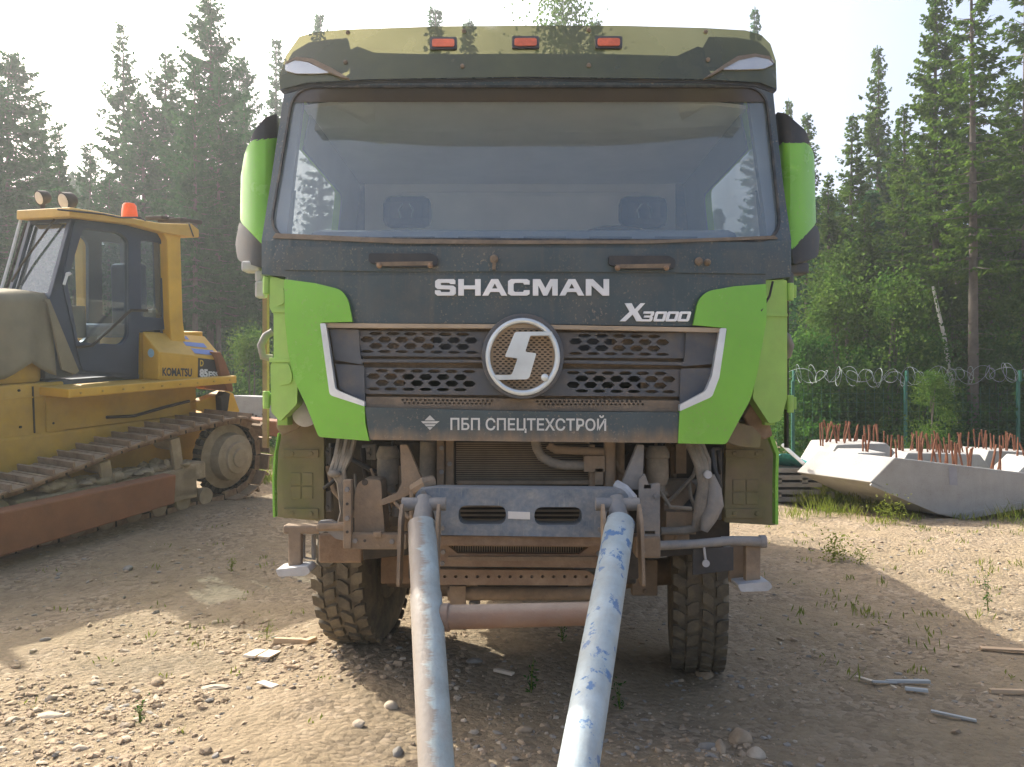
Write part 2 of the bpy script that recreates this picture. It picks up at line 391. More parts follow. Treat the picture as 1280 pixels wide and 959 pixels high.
M_olive = material('olive_fairing', (.16,.17,.115), .5, dust=.3, dcol=(.26,.22,.15), scale=3)
sheet('roof_fairing', [(352,101),(357,80),(366,64),(384,53),(410,49),(434,47),(437,62),(434,84),(420,90),(392,82),(362,78)], vis(.01), .05, M_olive, TR, step=16, bevel=.01)
sheet('roof_fairing', [(969,100),(967,78),(961,64),(948,52),(920,47),(886,46),(878,60),(884,84),(905,84),(935,72),(962,74)], vis(.01), .05, M_olive, TR, step=16, bevel=.01)
for cx_, y_ in ((554,53),(657,52),(761,52)):
    lp = sheet('marker_lamp', rounded([(cx_-17,y_-7),(cx_+17,y_-7),(cx_+17,y_+8),(cx_-17,y_+8)], 3), vis(-.045), .03, M_plastic_b, vz, bevel=.003)
    sheet('orange_lens', rounded([(cx_-14,y_-4.5),(cx_+14,y_-4.5),(cx_+14,y_+5),(cx_-14,y_+5)], 3), vis(-.053), .012, M_orange, lp, bevel=.003)
for pts in ([(356,88),(357,78),(368,75),(385,78),(412,91),(395,92),(370,92)], [(903,87),(922,75),(945,70),(965,73),(968,80),(955,86),(925,87)]):
    lp = sheet('corner_lamp', rounded(pts, 3), vis(-.042), .03, M_foot, vz, step=12, bevel=.004)
    sheet('clear_lens', rounded(pts, 3), vis(-.047), 0, G_lamp, lp, step=12)
for pts in ([(356,78),(370,71),(390,73),(415,85),(436,98),(428,97),(410,90),(385,77),(368,75),(357,80)], [(968,80),(962,70),(944,67),(922,70),(900,84),(880,98),(890,94),(906,85),(924,75),(945,70.5),(962,74)]):
    sheet('lamp_brow', pts, vis(-.05), .03, M_tan if pts[0][0] < 500 else M_tan, vz, step=12)
mb = MB()
for x, y in ((580,39),(435,41),(432,78),(578,83),(736,38),(736,82),(882,40),(885,75)):
    p = vis(-.034)(x, y); mb.lathe(p, (0,-1,0), [(0,.011),(.006,.011),(.009,.006)], 10)
mb.build('screws', M_tan, vz)
# --- scuttle strip, handles, lock
sheet('scuttle_panel', [(357,309),(500,309),(655,310),(810,311),(956,313),(957,343),(810,341),(655,340),(500,340),(356,338)], on(fd, -.010), .03, M_dark, TR, step=22, bevel=.004)
for x0, x1, y in ((462,548,321),(760,843,324)):
    h = sheet('grab_handle', rounded([(x0,y-3),(x1-8,y-3),(x1,y+2),(x1,y+12),(x1-12,y+14),(x0+25,y+14),(x0,y+8)], 3), on(fd, -.030), .03, M_plastic_b, TR, step=16, bevel=.006)
    sheet('handle_recess', [(x0+8,y+8),(x1-6,y+7),(x1-8,y+12),(x0+12,y+13)], on(fd, -.034), .006, M_tan, h, step=16)
    m = MB(); 
    for q in (x0+12, x1-10): m.lathe(P(q, y+11, fd(q)-.036), (0,-1,0), [(0,.014),(.012,.012),(.018,.006)], 10)
    m.build('handle_mount', M_rustmud, h)
mb = MB(); mb.lathe(P(617.5, 324, 3.985), (0,-1,0), [(0,.020),(.012,.020),(.018,.012)], 14); mb.pbox(615.5, 325, 619.5, 337, 3.97, .02); mb.build('bonnet_lock', M_tan, TR)
mb = MB(); mb.lathe(P(873, 327, fd(873)-.01), (0,-1,0), [(0,.02),(.012,.02),(.018,.01)], 12); mb.lathe(P(884, 328, fd(884)-.012), (0,-1,0), [(0,.018),(.02,.014),(.03,.006)], 12); mb.build('washer_nozzle', M_tan, TR)
# --- bonnet flap
sheet('bonnet_flap', [(357,346),(500,344),(655,344),(810,345),(957,349),(957,402),(905,409),(655,405),(403,404),(357,400)], on(fd, -.004), .04, M_dark, TR, step=20, bevel=.005)
sheet('panel_gap', [(357,338),(500,340),(655,340),(810,341),(957,343),(957,350),(810,346),(655,345),(500,345),(357,347)], on(fd, .012), .02, M_plastic_b, TR, step=24)
GL = rounded([(357,350),(395,355),(428,363),(437,376),(442,403),(402,404),(406,430),(416,492),(457,508),(458,530),(463,551),(400,546),(385,508),(370,476),(362,440),(358,400)], [3,0,8,8,0,3,0,6,0,0,0,4,6,6,0,0])
GR = rounded([(956,356),(915,359),(882,365),(871,376),(865,407),(907,411),(897,470),(886,497),(848,514),(846,554),(906,555),(922,525),(936,500),(944,470),(951,430),(956,400)], [3,0,8,8,0,3,0,6,0,0,4,6,6,0,0,0])
sheet('corner_panel', GL, on(fd, -.030), .05, M_green, TR, step=16, bevel=.010)
sheet('corner_panel', GR, on(fd, -.030), .05, M_green, TR, step=16, bevel=.010)
# cab corner posts (inner, dustier green)
CLp = rounded([(337,346),(358,350),(360,400),(366,440),(372,478),(371,505),(350,527),(339,515),(338,456),(342,450),(342,392),(337,386)], 3)
CRp = rounded([(953,350),(984,350),(984,498),(976,526),(962,530),(941,498),(944,470),(952,430)], 3)
cfn = lambda x, y: fd(x)+.02
for o_ in (CLp, CRp):
    pl = sheet('corner_post', o_, on(cfn), .12, M_green_lt, TR, step=14, bevel=.010)
    if o_ is CLp:
        sheet('pressing', rounded([(349,455),(362,455),(366,470),(364,480),(349,482),(346,470)], 4), on(cfn, -.010), .012, M_green_lt, pl, bevel=.005)
        sheet('pressing', rounded([(347,360),(355,360),(356,380),(347,383)], 3), on(cfn, -.008), .012, M_green_lt, pl, bevel=.004)
        sheet('seam', [(340,386),(360,386),(360,391),(340,391)], on(cfn, -.010), .02, M_green_lt, pl, bevel=.003)
        sheet('seam', [(337,447),(366,449),(366,453),(337,453)], on(cfn, -.010), .02, M_green_lt, pl, bevel=.003)
        hx = 332
    else:
        sheet('seam', [(955,392),(984,392),(984,396),(955,396)], on(cfn, -.010), .02, M_green_lt, pl, bevel=.003)
        m = MB(); m.tube([P(966,352,fd(966)-.01), P(962,370,fd(962)-.015), P(951,389,fd(951)-.03)], .006, 6); m.build('cable', M_cable, pl)
        hx = 987
    for hy in ((354, 497) if hx < 600 else (362, 502)):
        m = MB(); m.pbox(hx-4, hy-6, hx+9, hy+10, fd(hx)+.03, .05); m.lathe(P(hx+1, hy-8, fd(hx)+.02), (0,0,-1), [(0,.018),(.09,.018)], 10); m.build('hinge', M_green_lt, pl, bevel=.004)
    m = MB(); 
    for q, w_ in ((359, .02), (514, .02)): pass
# muddy fold under each post
sheet('post_foot', [(346,512),(371,503),(385,520),(372,536),(352,545),(345,535)], on(lambda x, y: 4.40), .05, M_green_mud, TR, bevel=.01)
sheet('post_foot', [(962,528),(942,500),(930,520),(940,540),(955,550),(966,545)], on(lambda x, y: 4.36), .05, M_rustmud, TR, bevel=.01)
# --- grille
sheet('grille_surround', [(403,405),(655,406),(905,411),(899,470),(886,498),(848,514),(655,513),(457,508),(416,493)], on(fd, .055), .02, M_tan, TR, step=20,
      holes=[[(540,418),(603,418),(603,440),(540,440)], [(503,465),(604,465),(604,491),(503,491)], [(703,418),(767,418),(767,440),(703,440)], [(703,465),(803,467),(803,491),(703,491)]])
def hexa(cx_, cy_, w_, h_): return [(cx_-w_/2,cy_),(cx_-w_/4,cy_-h_/2),(cx_+w_/4,cy_-h_/2),(cx_+w_/2,cy_),(cx_+w_/4,cy_+h_/2),(cx_-w_/4,cy_+h_/2)]
def hexrows(x0, x1, rows, skip, ybase=lambda x: 0):
    H = []
    for r, (y, h_, o_) in enumerate(rows):
        x = x0+o_
        while x < x1:
            if not (skip[0] < x < skip[1]): H.append(hexa(x, y+ybase(x), 17.2, h_))
            x += 21.8
    return H
tilt = lambda x: (x-655)*.010
up_h = hexrows(460, 838, [(418.6,4.5,9.1),(426,7.6,-1.8),(434,7.6,9.1),(441,3.6,-1.8)], (590, 716), tilt)
lo_h = hexrows(468, 838, [(465.2,4.4,9.1),(472.4,7.6,-1.8),(480.4,7.6,9.1),(488,4,-1.8)], (592, 714), tilt)
def bar(y0, y1, y2, y3, H, nm, xl, xr):
    o_ = [(xl,y0),(655,(y0+y1)/2+.6),(xr,y1),(xr-8,y3),(655,(y2+y3)/2+.6),(xl+8,y2)]
    return sheet(nm, o_, on(fd, .018), .022, M_plastic, TR, holes=H, step=30)
bar(412.5, 416.5, 444.5, 448, up_h, 'grille_bar', 411, 899)
bar(459, 462, 492, 496, lo_h, 'grille_bar', 420, 888)
# blank end caps of the two bars, ledges
for pts in ([(412,411),(448,412),(450,443),(453,456),(418,450)], [(419,455),(455,457),(456,502),(424,486)], [(898,415),(858,415),(856,447),(853,458),(893,455)], [(891,460),(851,461),(850,505),(880,492)]):
    sheet('grille_end_cap', rounded(pts, 2), on(fd, .006), .05, M_plastic, TR, step=14, bevel=.004)
sheet('grille_ledge', [(450,449),(604,450),(604,453.5),(452,453)], on(fd, .006), .06, M_plastic, TR, bevel=.004)
sheet('grille_ledge', [(703,450),(858,453),(856,457),(703,454)], on(fd, .006), .06, M_plastic, TR, bevel=.004)
lowmesh = [hexa(x, 501.5+(x-655)*.01-(k%2)*0, 3.8, 2.6) for k, x in enumerate(np.arange(503, 618, 5.6))]+[hexa(x, 501.8, 3.8, 2.6) for x in np.arange(672, 806, 5.6)]
lowmesh += [hexa(x+2.8, 505.3+(x-655)*.01, 3.8, 2.2) for x in np.arange(503, 612, 5.6)]+[hexa(x+2.8, 505.6, 3.8, 2.2) for x in np.arange(672, 802, 5.6)]
sheet('perforated_strip', [(457,496),(655,498.5),(851,501),(848,515),(655,513.5),(457,509)], on(fd, .012), .02, M_tan, TR, holes=lowmesh, step=40)
# silver trim
tl = [(402,405),(409,405),(412,424),(421,487),(457,502),(457,508),(414,494)]
sheet('silver_trim', rounded(tl, [2,2,0,4,1,1,4]), on(fd, -.036), .045, M_trim, TR, step=14, bevel=.005)
tr_ = [(906,411),(898,411),(888,470),(880,489),(848,506),(848,514),(888,496),(897,472)]
sheet('silver_trim', rounded(tr_, [2,2,0,4,1,1,4,0]), on(fd, -.036), .045, M_trim, TR, step=14, bevel=.005)
sheet('top_trim', [(404,404.5),(655,406),(905,410.5),(904,416),(655,411),(405,410)], on(fd, -.020), .05, M_trim_dirt, TR, step=20, bevel=.004)
# --- emblem
EC = (653.5, 446)
em = sheet('emblem', circ(EC[0], EC[1]-.5, 51.5, 53.5, 56), lambda x, y, t: on(lambda a, b: 3.955)(x, y, t), .06, M_plastic, TR, holes=[circ(EC[0], EC[1], 44, 45.5, 56)], step=40, bevel=.010)
def mesh_mat():
    m = material('emblem_mesh', (.36,.27,.18), .9, dust=.3, dcol=(.2,.16,.12)); return m
ex = []
for j in range(-14, 15):
    for i in range(-7, 8):
        x = EC[0]+i*7.0+(3.5 if j % 2 else 0); y = EC[1]+j*2.95
        if ((x-EC[0])/38.5)**2+((y-EC[1])/40)**2 < 1: ex.append(hexa(x, y, 4.6, 1.9))
sheet('emblem_mesh', circ(EC[0], EC[1], 44.2, 45.7, 48), on(lambda a, b: 3.985), .006, mesh_mat(), em, holes=ex, step=60)
sheet('emblem_back', circ(EC[0], EC[1], 44, 45.5, 32), on(lambda a, b: 4.0), .01, M_darkgap, em, step=60)
sheet('silver_ring', circ(EC[0], EC[1], 46.8, 48.8, 56), on(lambda a, b: 3.938), .045, M_silver, em, holes=[circ(EC[0]-.3, EC[1]-.3, 40.6, 42.2, 56)], step=40, bevel=.010)
lg = [(643.7,415),(690,414.5),(691,419.3),(663,419.6),(656.6,439.8),(670.5,441.7),(661.3,474.2),(622.5,475),(617,468.8),(639.6,468.8),(647,448),(631,445.7)]
sheet('emblem_mark', rounded(lg, [3,1,1,1,2,2,5,1,1,3,2,2]), on(lambda a, b: 3.936), .05, M_silver, em, step=20, bevel=.006)
mb = MB(); mb.ell(P(681, 472, 3.935), (.018,.012,.018)); mb.build('emblem_bolt', M_silver, em, smooth=50)
# --- lower panel with lettering
lp = sheet('lower_panel', [(457,509),(655,514),(849,515.5),(847,553.5),(655,552),(463,549.5)], on(fd, -.022), .05, M_dark_low, TR, step=18, bevel=.008)
v2, f2 = text2d('ПБП СПЕЦТЕХСТРОЙ', (563.5, 518.5, 757, 541), offset=.018)
# the tall glyphs (Й breve, Ц tail) set the box: baseline letters end up 521..538
fn = on(fd, -.0235); V, Fc = flat_text(v2, f2, lambda x, y, t: fn(x, y+(x-655)*.006, t), -.001); link('panel_lettering', V, Fc, M_chalk, lp)
dm = [[(538,519),(544.5,525.4),(531.5,525.4)], [(527,526.4),(550,526.4),(546.5,529.2),(529.5,529.2)], [(531,530.2),(545.5,530.2),(543,532.8),(533.4,532.8)], [(534.6,533.8),(541.6,533.8),(538,537.5)]]
V = []; Fc = []
for q in dm: n0 = len(V); V += [fn(x, y, -.001) for x, y in q]; Fc.append(tuple(range(n0, n0+len(q))))
link('panel_logo', V, Fc, M_chalk, lp)
# --- big lettering made of strokes
def poly_letters(name, polys, off, mat, parent, th=.012, bev=.002):
    V = []; Fc = []
    for q in polys:
        holes = q[1:] if isinstance(q[0], list) else []; o_ = q[0] if isinstance(q[0], list) else q
        v, f = sheet_geo(o_, on(fd, off), th, holes, 30); n0 = len(V); V += v; Fc += [tuple(i+n0 for i in z) for z in f]
    return link(name, V, Fc, mat, parent, bevel=bev)
def box_letter(x, w, shape, y0=349.5, y1=370, tx=(x_ for x_ in ())): return [(x+a*w, y0+b*(y1-y0)) for a, b in shape]
A_ = lambda x, w: [[(x+a*w, 349.5+b*20.5) for a, b in [(.36,0),(.64,0),(1,1),(.76,1),(.68,.78),(.32,.78),(.24,1),(0,1)]], [(x+a*w, 349.5+b*20.5) for a, b in [(.5,.26),(.61,.57),(.39,.57)]]]
sh = lambda x, w, pts: [(x+a*w, 349.5+b*20.5) for a, b in pts]
Sx = sh(544, 26, [(.14,0),(.90,0),(.98,.08),(.98,.30),(.72,.30),(.68,.22),(.30,.22),(.27,.28),(.30,.37),(.88,.40),(1,.52),(1,.88),(.88,1),(.12,1),(0,.88),(0,.68),(.26,.68),(.30,.79),(.70,.79),(.73,.70),(.70,.62),(.12,.60),(.01,.48),(.01,.12)])
Hx = sh(573, 28, [(0,0),(.25,0),(.25,.38),(.75,.38),(.75,0),(1,0),(1,1),(.75,1),(.75,.61),(.25,.61),(.25,1),(0,1)])
Cx = sh(635, 27, [(.14,0),(.88,0),(1,.10),(1,.33),(.74,.33),(.70,.22),(.32,.22),(.26,.30),(.26,.70),(.32,.78),(.70,.78),(.74,.67),(1,.67),(1,.90),(.88,1),(.14,1),(0,.88),(0,.12)])
Mx = sh(666, 31, [(0,0),(.30,0),(.5,.55),(.70,0),(1,0),(1,1),(.78,1),(.78,.38),(.58,1),(.42,1),(.22,.38),(.22,1),(0,1)])
Nx = sh(732, 29, [(0,0),(.30,0),(.76,.62),(.76,0),(1,0),(1,1),(.72,1),(.24,.38),(.24,1),(0,1)])
poly_letters('maker_lettering', [Sx, Hx, A_(603, 31), Cx, Mx, A_(699, 31), Nx], -.016, M_white, TR)
sl_ = lambda x, w, pts, y0, h: [(x+a*w-(b-.5)*h*.28, y0+b*h) for a, b in pts]
Xg = [(780.5,379.5),(789,379.5),(793,387),(800,379.5),(806,379.5),(796.5,390),(803.5,402),(795,402),(790.5,393.5),(781.5,402),(774,402),(786.5,390)]
zero = lambda x: [sl_(x, 14.5, [(.08,0),(.92,0),(1,.12),(1,.88),(.92,1),(.08,1),(0,.88),(0,.12)], 389.8, 12.4), sl_(x, 14.5, [(.26,.24),(.74,.24),(.74,.76),(.26,.76)], 389.8, 12.4)]
three = sl_(802.5, 13.5, [(0,0),(.92,0),(1,.12),(1,.40),(.90,.5),(1,.6),(1,.88),(.92,1),(0,1),(0,.78),(.72,.78),(.72,.61),(.15,.61),(.15,.41),(.72,.41),(.72,.22),(0,.22)], 389.8, 12.4)
poly_letters('model_lettering', [Xg, three, zero(817.5), zero(832.5), zero(847.5)], -.016, M_white, TR, bev=.0015)

# --- mirror pods beside the cab
ML_c = rounded([(313,175),(346,172),(341,225),(333,270),(328,306),(300,277),(301,220),(306,190)], [8,2,0,0,4,6,0,10])
ML_b = rounded([(299,277),(329,307),(331,336),(297,326),(294,305)], [4,2,4,6,4])
ML_t = rounded([(331,147),(346,142),(346,173),(312,177),(318,163)], [4,2,2,3,4])
MR_c = rounded([(977,178),(1010,178),(1018,192),(1020,280),(990,313),(985,300),(979,230)], [2,8,8,4,4,2,0])
MR_b = rounded([(989,312),(1020,280),(1025,292),(1023,321),(992,331)], [4,4,5,6,3])
MR_t = rounded([(971,140),(983,142),(1007,163),(1013,179),(975,179)], [2,4,4,3,2])
def podfn(cx_, w_):
    def f(x, y, t=0.):
        Y = 4.46+.16*((x-cx_)/w_)**2; p = P(x, y, Y); p.y = Y+t*(1-.35*abs((x-cx_)/w_)); return p
    return f
for cc, bb, tt_, cx_ in ((ML_c, ML_b, ML_t, 328), (MR_c, MR_b, MR_t, 992)):
    h = sheet('mirror_pod', bb, podfn(cx_, 30), .22, M_plastic_b, TR, step=7, bevel=.02, smooth=50)
    sheet('mirror_cover', cc, podfn(cx_, 30), .22, M_green, h, step=7, bevel=.03, smooth=50)
    sheet('mirror_arm', tt_, podfn(cx_, 30), .14, M_plastic_b, h, step=7, bevel=.02, smooth=50)
m = MB(); m.pbox(301, 326, 325, 339, 4.5, .1); m.pbox(318, 338, 328, 352, 4.5, .05); m.pbox(318, 351, 331, 372, 4.48, .06); m.build('mirror_bracket', M_foot, TR, bevel=.012)
m = MB(); m.pbox(985, 328, 1012, 342, 4.5, .1); m.pbox(985, 340, 993, 372, 4.48, .06); m.build('mirror_bracket', M_plastic, TR, bevel=.012)
# grab hoops and vertical rails behind the posts
m = MB(); m.tube([P(341,415,4.45),P(332,420,4.44),P(326,432,4.43),P(329,446,4.44),P(340,448,4.45)], .020, 8); m.build('grab_hoop', M_mudgrey, TR, smooth=60)
m = MB(); m.tube([P(976,416,4.42),P(984,421,4.40),P(988,432,4.40),P(985,444,4.42),P(976,448,4.44)], .020, 8); m.build('grab_hoop', M_mudgrey, TR, smooth=60)
m = MB(); m.pbox(328, 362, 334, 560, 4.60, .04); m.build('door_edge', M_rustmud, TR)
m = MB(); m.pbox(983, 362, 986, 560, 4.60, .04); m.build('door_edge', M_darkgap, TR)
# --- inner wheel-arch panels
for side, o_, bx, edge in ((-1, [(346,545),(362,520),(392,522),(405,548),(405,652),(342,646),(341,600),(346,570)], (363,591,391,624), [(347,541),(349,543),(345,565),(343,600),(344,647),(341,647),(340,600),(342,572)]),
                          (1, [(908,552),(922,530),(945,522),(962,545),(967,570),(970,600),(970,657),(905,653)], (916,599,948,631), [(960,531),(966,543),(974,566),(973,600),(973,656),(969,656),(969,600),(970,568),(963,550)])):
    a = sheet('wheel_arch_panel', rounded(o_, 4), on(lambda x, y: 4.50), .05, M_green_mud, TR, step=20, bevel=.010)
    x0, y0, x1, y1 = bx; xm = (x0+x1)/2; ym = (y0+y1)/2
    for q in ((x0,y0,xm-.8,ym-.8),(xm+.8,y0,x1,ym-.8),(x0,ym+.8,xm-.8,y1),(xm+.8,ym+.8,x1,y1)):
        m = MB(); m.pbox(*q, 4.494, .02); m.build('raised_tile', M_green_mud, a, bevel=.004)
    for ya, yb in ((562,572), (636,648)):
        m = MB(); m.pbox(x0-9, ya, x1+7, yb, 4.488, .02)
        for q in (x0+2, x1-2): m.lathe(P(q, (ya+yb)/2, 4.488), (0,-1,0), [(0,.014),(.008,.012)], 8)
        m.build('bolted_strip', M_green_mud, a, bevel=.003)
    sheet('green_edge', edge, on(lambda x, y: 4.40), .05, M_green, a, step=20, bevel=.004)
sheet('fender_corner', rounded([(906,552),(921,528),(940,533),(952,545),(950,560),(925,558)], 3), on(lambda x, y: 4.3), .06, M_green_mud, TR, bevel=.01)
m = MB(); m.lathe(P(382, 518, 4.36), (.1,-1,.1), [(0,.064),(.012,.066),(.02,.05)], 24); m.build('round_reflector', M_foot, TR, smooth=40)

# --- radiator pack
m = MB(); m.pbox(566, 552, 742, 608, 4.28, .08); rad = m.build('radiator', M_darkgap, TR)
for k in range(19):
    y = 553.5+k*2.72
    m = MB(); m.pbox(570, y, 737, y+1.35, 4.262, .02); m.build('cooling_fin', M_radiator, rad)
m = MB(); m.pbox(571, 601, 738, 606, 4.23, .04); m.build('bottom_rail', M_mudpart, rad, bevel=.004)
for q_ in ((546, 550, 555, 608, 4.20, .06), (557, 548, 567, 608, 4.22, .05), (737, 556, 744, 612, 4.2, .08)):
    m = MB(); m.pbox(*q_); m.build('side_rail', M_mudpart, rad, bevel=.004)
m = MB(); m.tube([P(669,548,4.18),P(671,560,4.17),P(677,571,4.17),P(690,579,4.17),P(708,582,4.18),P(732,582,4.2)], .024, 10); m.build('radiator_hose', M_hose, rad, smooth=60)
m = MB(); m.tube([P(685,556,4.2),P(694,562,4.2),P(755,565,4.2)], .022, 10); m.pbox(730, 570, 756, 590, 4.17, .06); m.pbox(744, 586, 754, 606, 4.17, .06); m.build('coolant_fitting', M_mudpart, rad, smooth=50)
for x_, Y_, r_ in ((762, 4.2, .030), (775, 4.4, .024)):
    m = MB(); m.tube([P(x_,548,Y_),P(x_,609,Y_)], r_, 10); m.build('vertical_pipe', M_mudpart, TR, smooth=50)
m = MB(); m.tube([P(536,552,4.3),P(535,608,4.3)], .045, 10); m.build('vertical_pipe', M_hose, TR, smooth=50)
m = MB(); m.pbox(560, 630, 745, 668, 4.26, .04); lc = m.build('lower_core', M_darkgap, TR)
for k in range(5):
    y = 632+k*5.6; m = MB(); m.pbox(562, y, 742, y+2.2, 4.24, .02); m.build('cooling_bar', M_radiator, lc)
# --- towing beam
bm_o = rounded([(519,618),(525,611),(544,610),(767,612),(780,613),(786,620),(784,629),(770,631),(760,637),(757,648),(758,672),(545,669),(544,648),(541,637),(532,631),(520,630)], [3,3,2,2,3,3,2,4,5,4,2,2,4,5,4,2])
ov = lambda a, b, c, d: rounded([(a,b),(c,b),(c,d),(a,d)], (d-b)/2*.98, 6)
tb = sheet('towing_beam', bm_o, on(lambda x, y: 3.92), .14, M_beam, TR, holes=[ov(573,632,632.5,656), ov(668,634,727.5,657)], step=20, bevel=.014)
sheet('lower_lip', [(544,670),(758,672),(755,683),(548,681)], on(lambda x, y: 3.96), .10, M_rustmud, tb, bevel=.006)
sheet('name_plate', [(635,639.5),(662.5,640.5),(662.5,649.5),(635,648.5)], on(lambda x, y: 3.912), .008, M_plate, tb)
for x0, x1 in ((519,535),(770,787)):
    m = MB(); m.pbox(x0, 622, x1-6, 668, 3.98, .03); m.lathe(P((x0+x1)/2+6*(1 if x0 < 600 else -1), 645, 3.95), (0,-1,0), [(0,.055),(-.1,.055)], 16); m.build('tow_eye_bracket', M_darkgap, tb, bevel=.005)
# triangular brackets up to the cab
sheet('triangle_bracket', rounded([(500,556),(509,556),(528,602),(522,612),(505,622),(478,632),(474,626),(496,616),(502,604)], 2), on(lambda x, y: 4.08), .05, M_mudpart, TR, bevel=.005)
sheet('triangle_bracket', rounded([(797,556),(805,556),(803,612),(781,612),(778,604)], 2), on(lambda x, y: 4.08), .05, M_mudgrey, TR, bevel=.005)
m = MB(); m.tube([P(492,626,4.1),P(512,648,4.05)], .010, 6); m.tube([P(517,612,4.05),P(530,604,4.02),P(541,602,4.05)], .030, 8); m.tube([P(515,614,4.03),P(515,650,4.03)], .012, 6); m.build('link_rods', M_mudpart, TR)
m = MB(); m.tube([P(770,606,4.05),P(781,612,4.02),P(790,622,4.0),P(791,636,4.0)], .026, 8); m.build('link_rods', M_foot, TR)
# air springs
for cx_ in (485, 822):
    p = P(cx_, 565, 4.35); q = P(cx_, 618, 4.35)
    m = MB(); m.lathe(p, (0,0,-1), [(-.03,.045),(0,.058),(.01,.062),(.03,.062),(.035,.055),(.05,.057),(.14,.058),(.15,.052),(.165,.052),(.17,.04),(.2,.04),(.205,.052),(.225,.05)], 20)
    m.build('cab_air_spring', M_hose, TR, smooth=40)
m = MB(); m.tube([P(486,628,4.35),P(486,640,4.35)], .010, 6); m.tube([P(497,634,4.3),P(496,645,4.3)], .028, 10); m.build('spring_foot', M_mudgrey, TR)
# left frame, tank
tk = sheet('washer_tank', rounded([(447,604),(455,599),(476,600),(478,630),(481,668),(443,670),(443,620)], 5), on(lambda x, y: 4.12), .18, M_mudpart, TR, step=16, bevel=.02)
m = MB(); m.lathe(P(456,603,4.11), (0,-1,0), [(0,.016),(.004,.014)], 12); m.build('tank_cap', M_darkgap, tk)
m = MB(); m.pbox(429, 600, 439, 686, 4.04, .05); m.pbox(436, 668, 508, 687, 4.06, .06); m.pbox(466, 665, 477, 672, 4.04, .03)
m.build('tank_frame', M_mudpart, TR, bevel=.004)
m = MB(); 
for q in ((434,630),(434,665),(456,676)): m.lathe(P(q[0],q[1],4.037), (0,-1,0), [(0,.007),(.004,.007)], 8)
m.build('bolt_holes', M_darkgap, TR)
# wiring bundles
hb = MB()
for k in range(7):
    o_ = k*3.2
    hb.tube([P(424+o_,548,4.25+.02*(k%3)), P(420+o_*.95,570,4.24), P(414+o_*.8+2*(k%2),588,4.22), P(424+o_*.4,604,4.22), P(428+(k%3)*2,640,4.25), P(424+k,655,4.3)], .013, 6)
hb.ell(P(418,592,4.2), (.035,.03,.02)); hb.build('wiring_bundle', M_hose, TR, smooth=60)
hb = MB()
for k in range(3):
    hb.tube([P(858+k*5,548,4.25), P(872+k*4,580,4.2), P(877+k*3,605,4.2), P(872+k*3,635,4.2), P(868+k*3,660,4.25), P(845+k*6,664,4.25), P(826,664,4.25)], .020, 8)
hb.tube([P(874,552,4.3), P(884,575,4.28), P(884,600,4.25)], .02, 8)
hb.tube([P(826,615,4.3), P(838,634,4.2), P(865,636,4.18)], .010, 6)
hb.build('hose_bundle', M_hose, TR, smooth=60)
m = MB(); m.tube([P(888,594,4.2),P(893,612,4.2),P(894,630,4.2),P(886,648,4.2),P(880,664,4.2)], [.02,.035,.045,.04,.02], 12); m.build('rubber_boot', M_mudgrey, TR, smooth=60)
m = MB(); m.lathe(P(884,593,4.16), (0,-1,0), [(0,.02),(.02,.02)], 14); m.build('hose_end', M_foot, TR)
m = MB(); m.lathe(P(846,628,4.5), (1,0,0), [(-.10,.10),(-.09,.13),(.06,.13),(.1,.09)], 18); m.pbox(833, 640, 870, 668, 4.3, .15); m.pbox(845,555,858,592,4.5,.08); m.build('steering_pump', M_mudpart, TR, smooth=40)
random.seed(44)
for (xa, xb, ya, yb, cnt) in ((405, 500, 550, 668, 13), (808, 900, 552, 666, 15), (752, 792, 550, 605, 4)):
    for k in range(cnt):
        x0 = random.uniform(xa, xb); x1 = min(xb, max(xa, x0+random.uniform(-45, 45))); y0 = random.uniform(ya-4, ya+50); y1 = random.uniform(y0+25, yb); Yc = random.uniform(4.3, 4.62)
        m = MB(); m.tube([P(x0,y0,Yc), P(x0+(x1-x0)*.2,y0+(y1-y0)*.45,Yc-.02), P(x0+(x1-x0)*.75,y0+(y1-y0)*.85,Yc-.03), P(x1,y1,Yc)], random.choice([.007,.010,.015,.022]), 7)
        m.build('cable', random.choice([M_cable, M_hose, M_mudpart, M_plastic_b]), TR, smooth=60)
for (x0,y0,x1,y1,Yc) in ((404,560,414,640,4.55),(452,556,470,575,4.6),(505,640,520,664,4.35),(838,556,846,600,4.55),(860,600,880,622,4.5),(893,560,903,650,4.55),(808,560,812,600,4.5),(830,668,862,678,4.3),(476,690,520,730,5.0),(790,700,822,745,5.0),(586,752,600,762,4.6)):
    m = MB(); m.pbox(x0,y0,x1,y1,Yc,.06); m.lathe(P((x0+x1)/2,y0+6,Yc), (0,-1,0), [(0,.016),(.014,.014)], 6); m.lathe(P((x0+x1)/2,y1-6,Yc), (0,-1,0), [(0,.016),(.014,.014)], 6); m.build('bracket', random.choice([M_mudpart, M_mudgrey, M_rustmud]), TR, bevel=.006)
for x, y, Yc in ((434,612,4.04),(434,648,4.04),(444,676,4.06),(490,677,4.06),(803,640,4.02),(820,620,4.02),(820,680,4.02),(803,690,4.0),(552,560,4.2),(552,590,4.2),(562,580,4.22),(741,575,4.2),(554,690,4.1),(748,692,4.1),(553,704,4.1),(749,704,4.1),(530,616,3.92),(775,619,3.92),(553,660,3.92),(750,662,3.92)):
    m = MB(); m.lathe(P(x, y, Yc), (0,-1,0), [(0,.013),(.012,.012)], 6); m.build('bolt', M_mudgrey, TR)
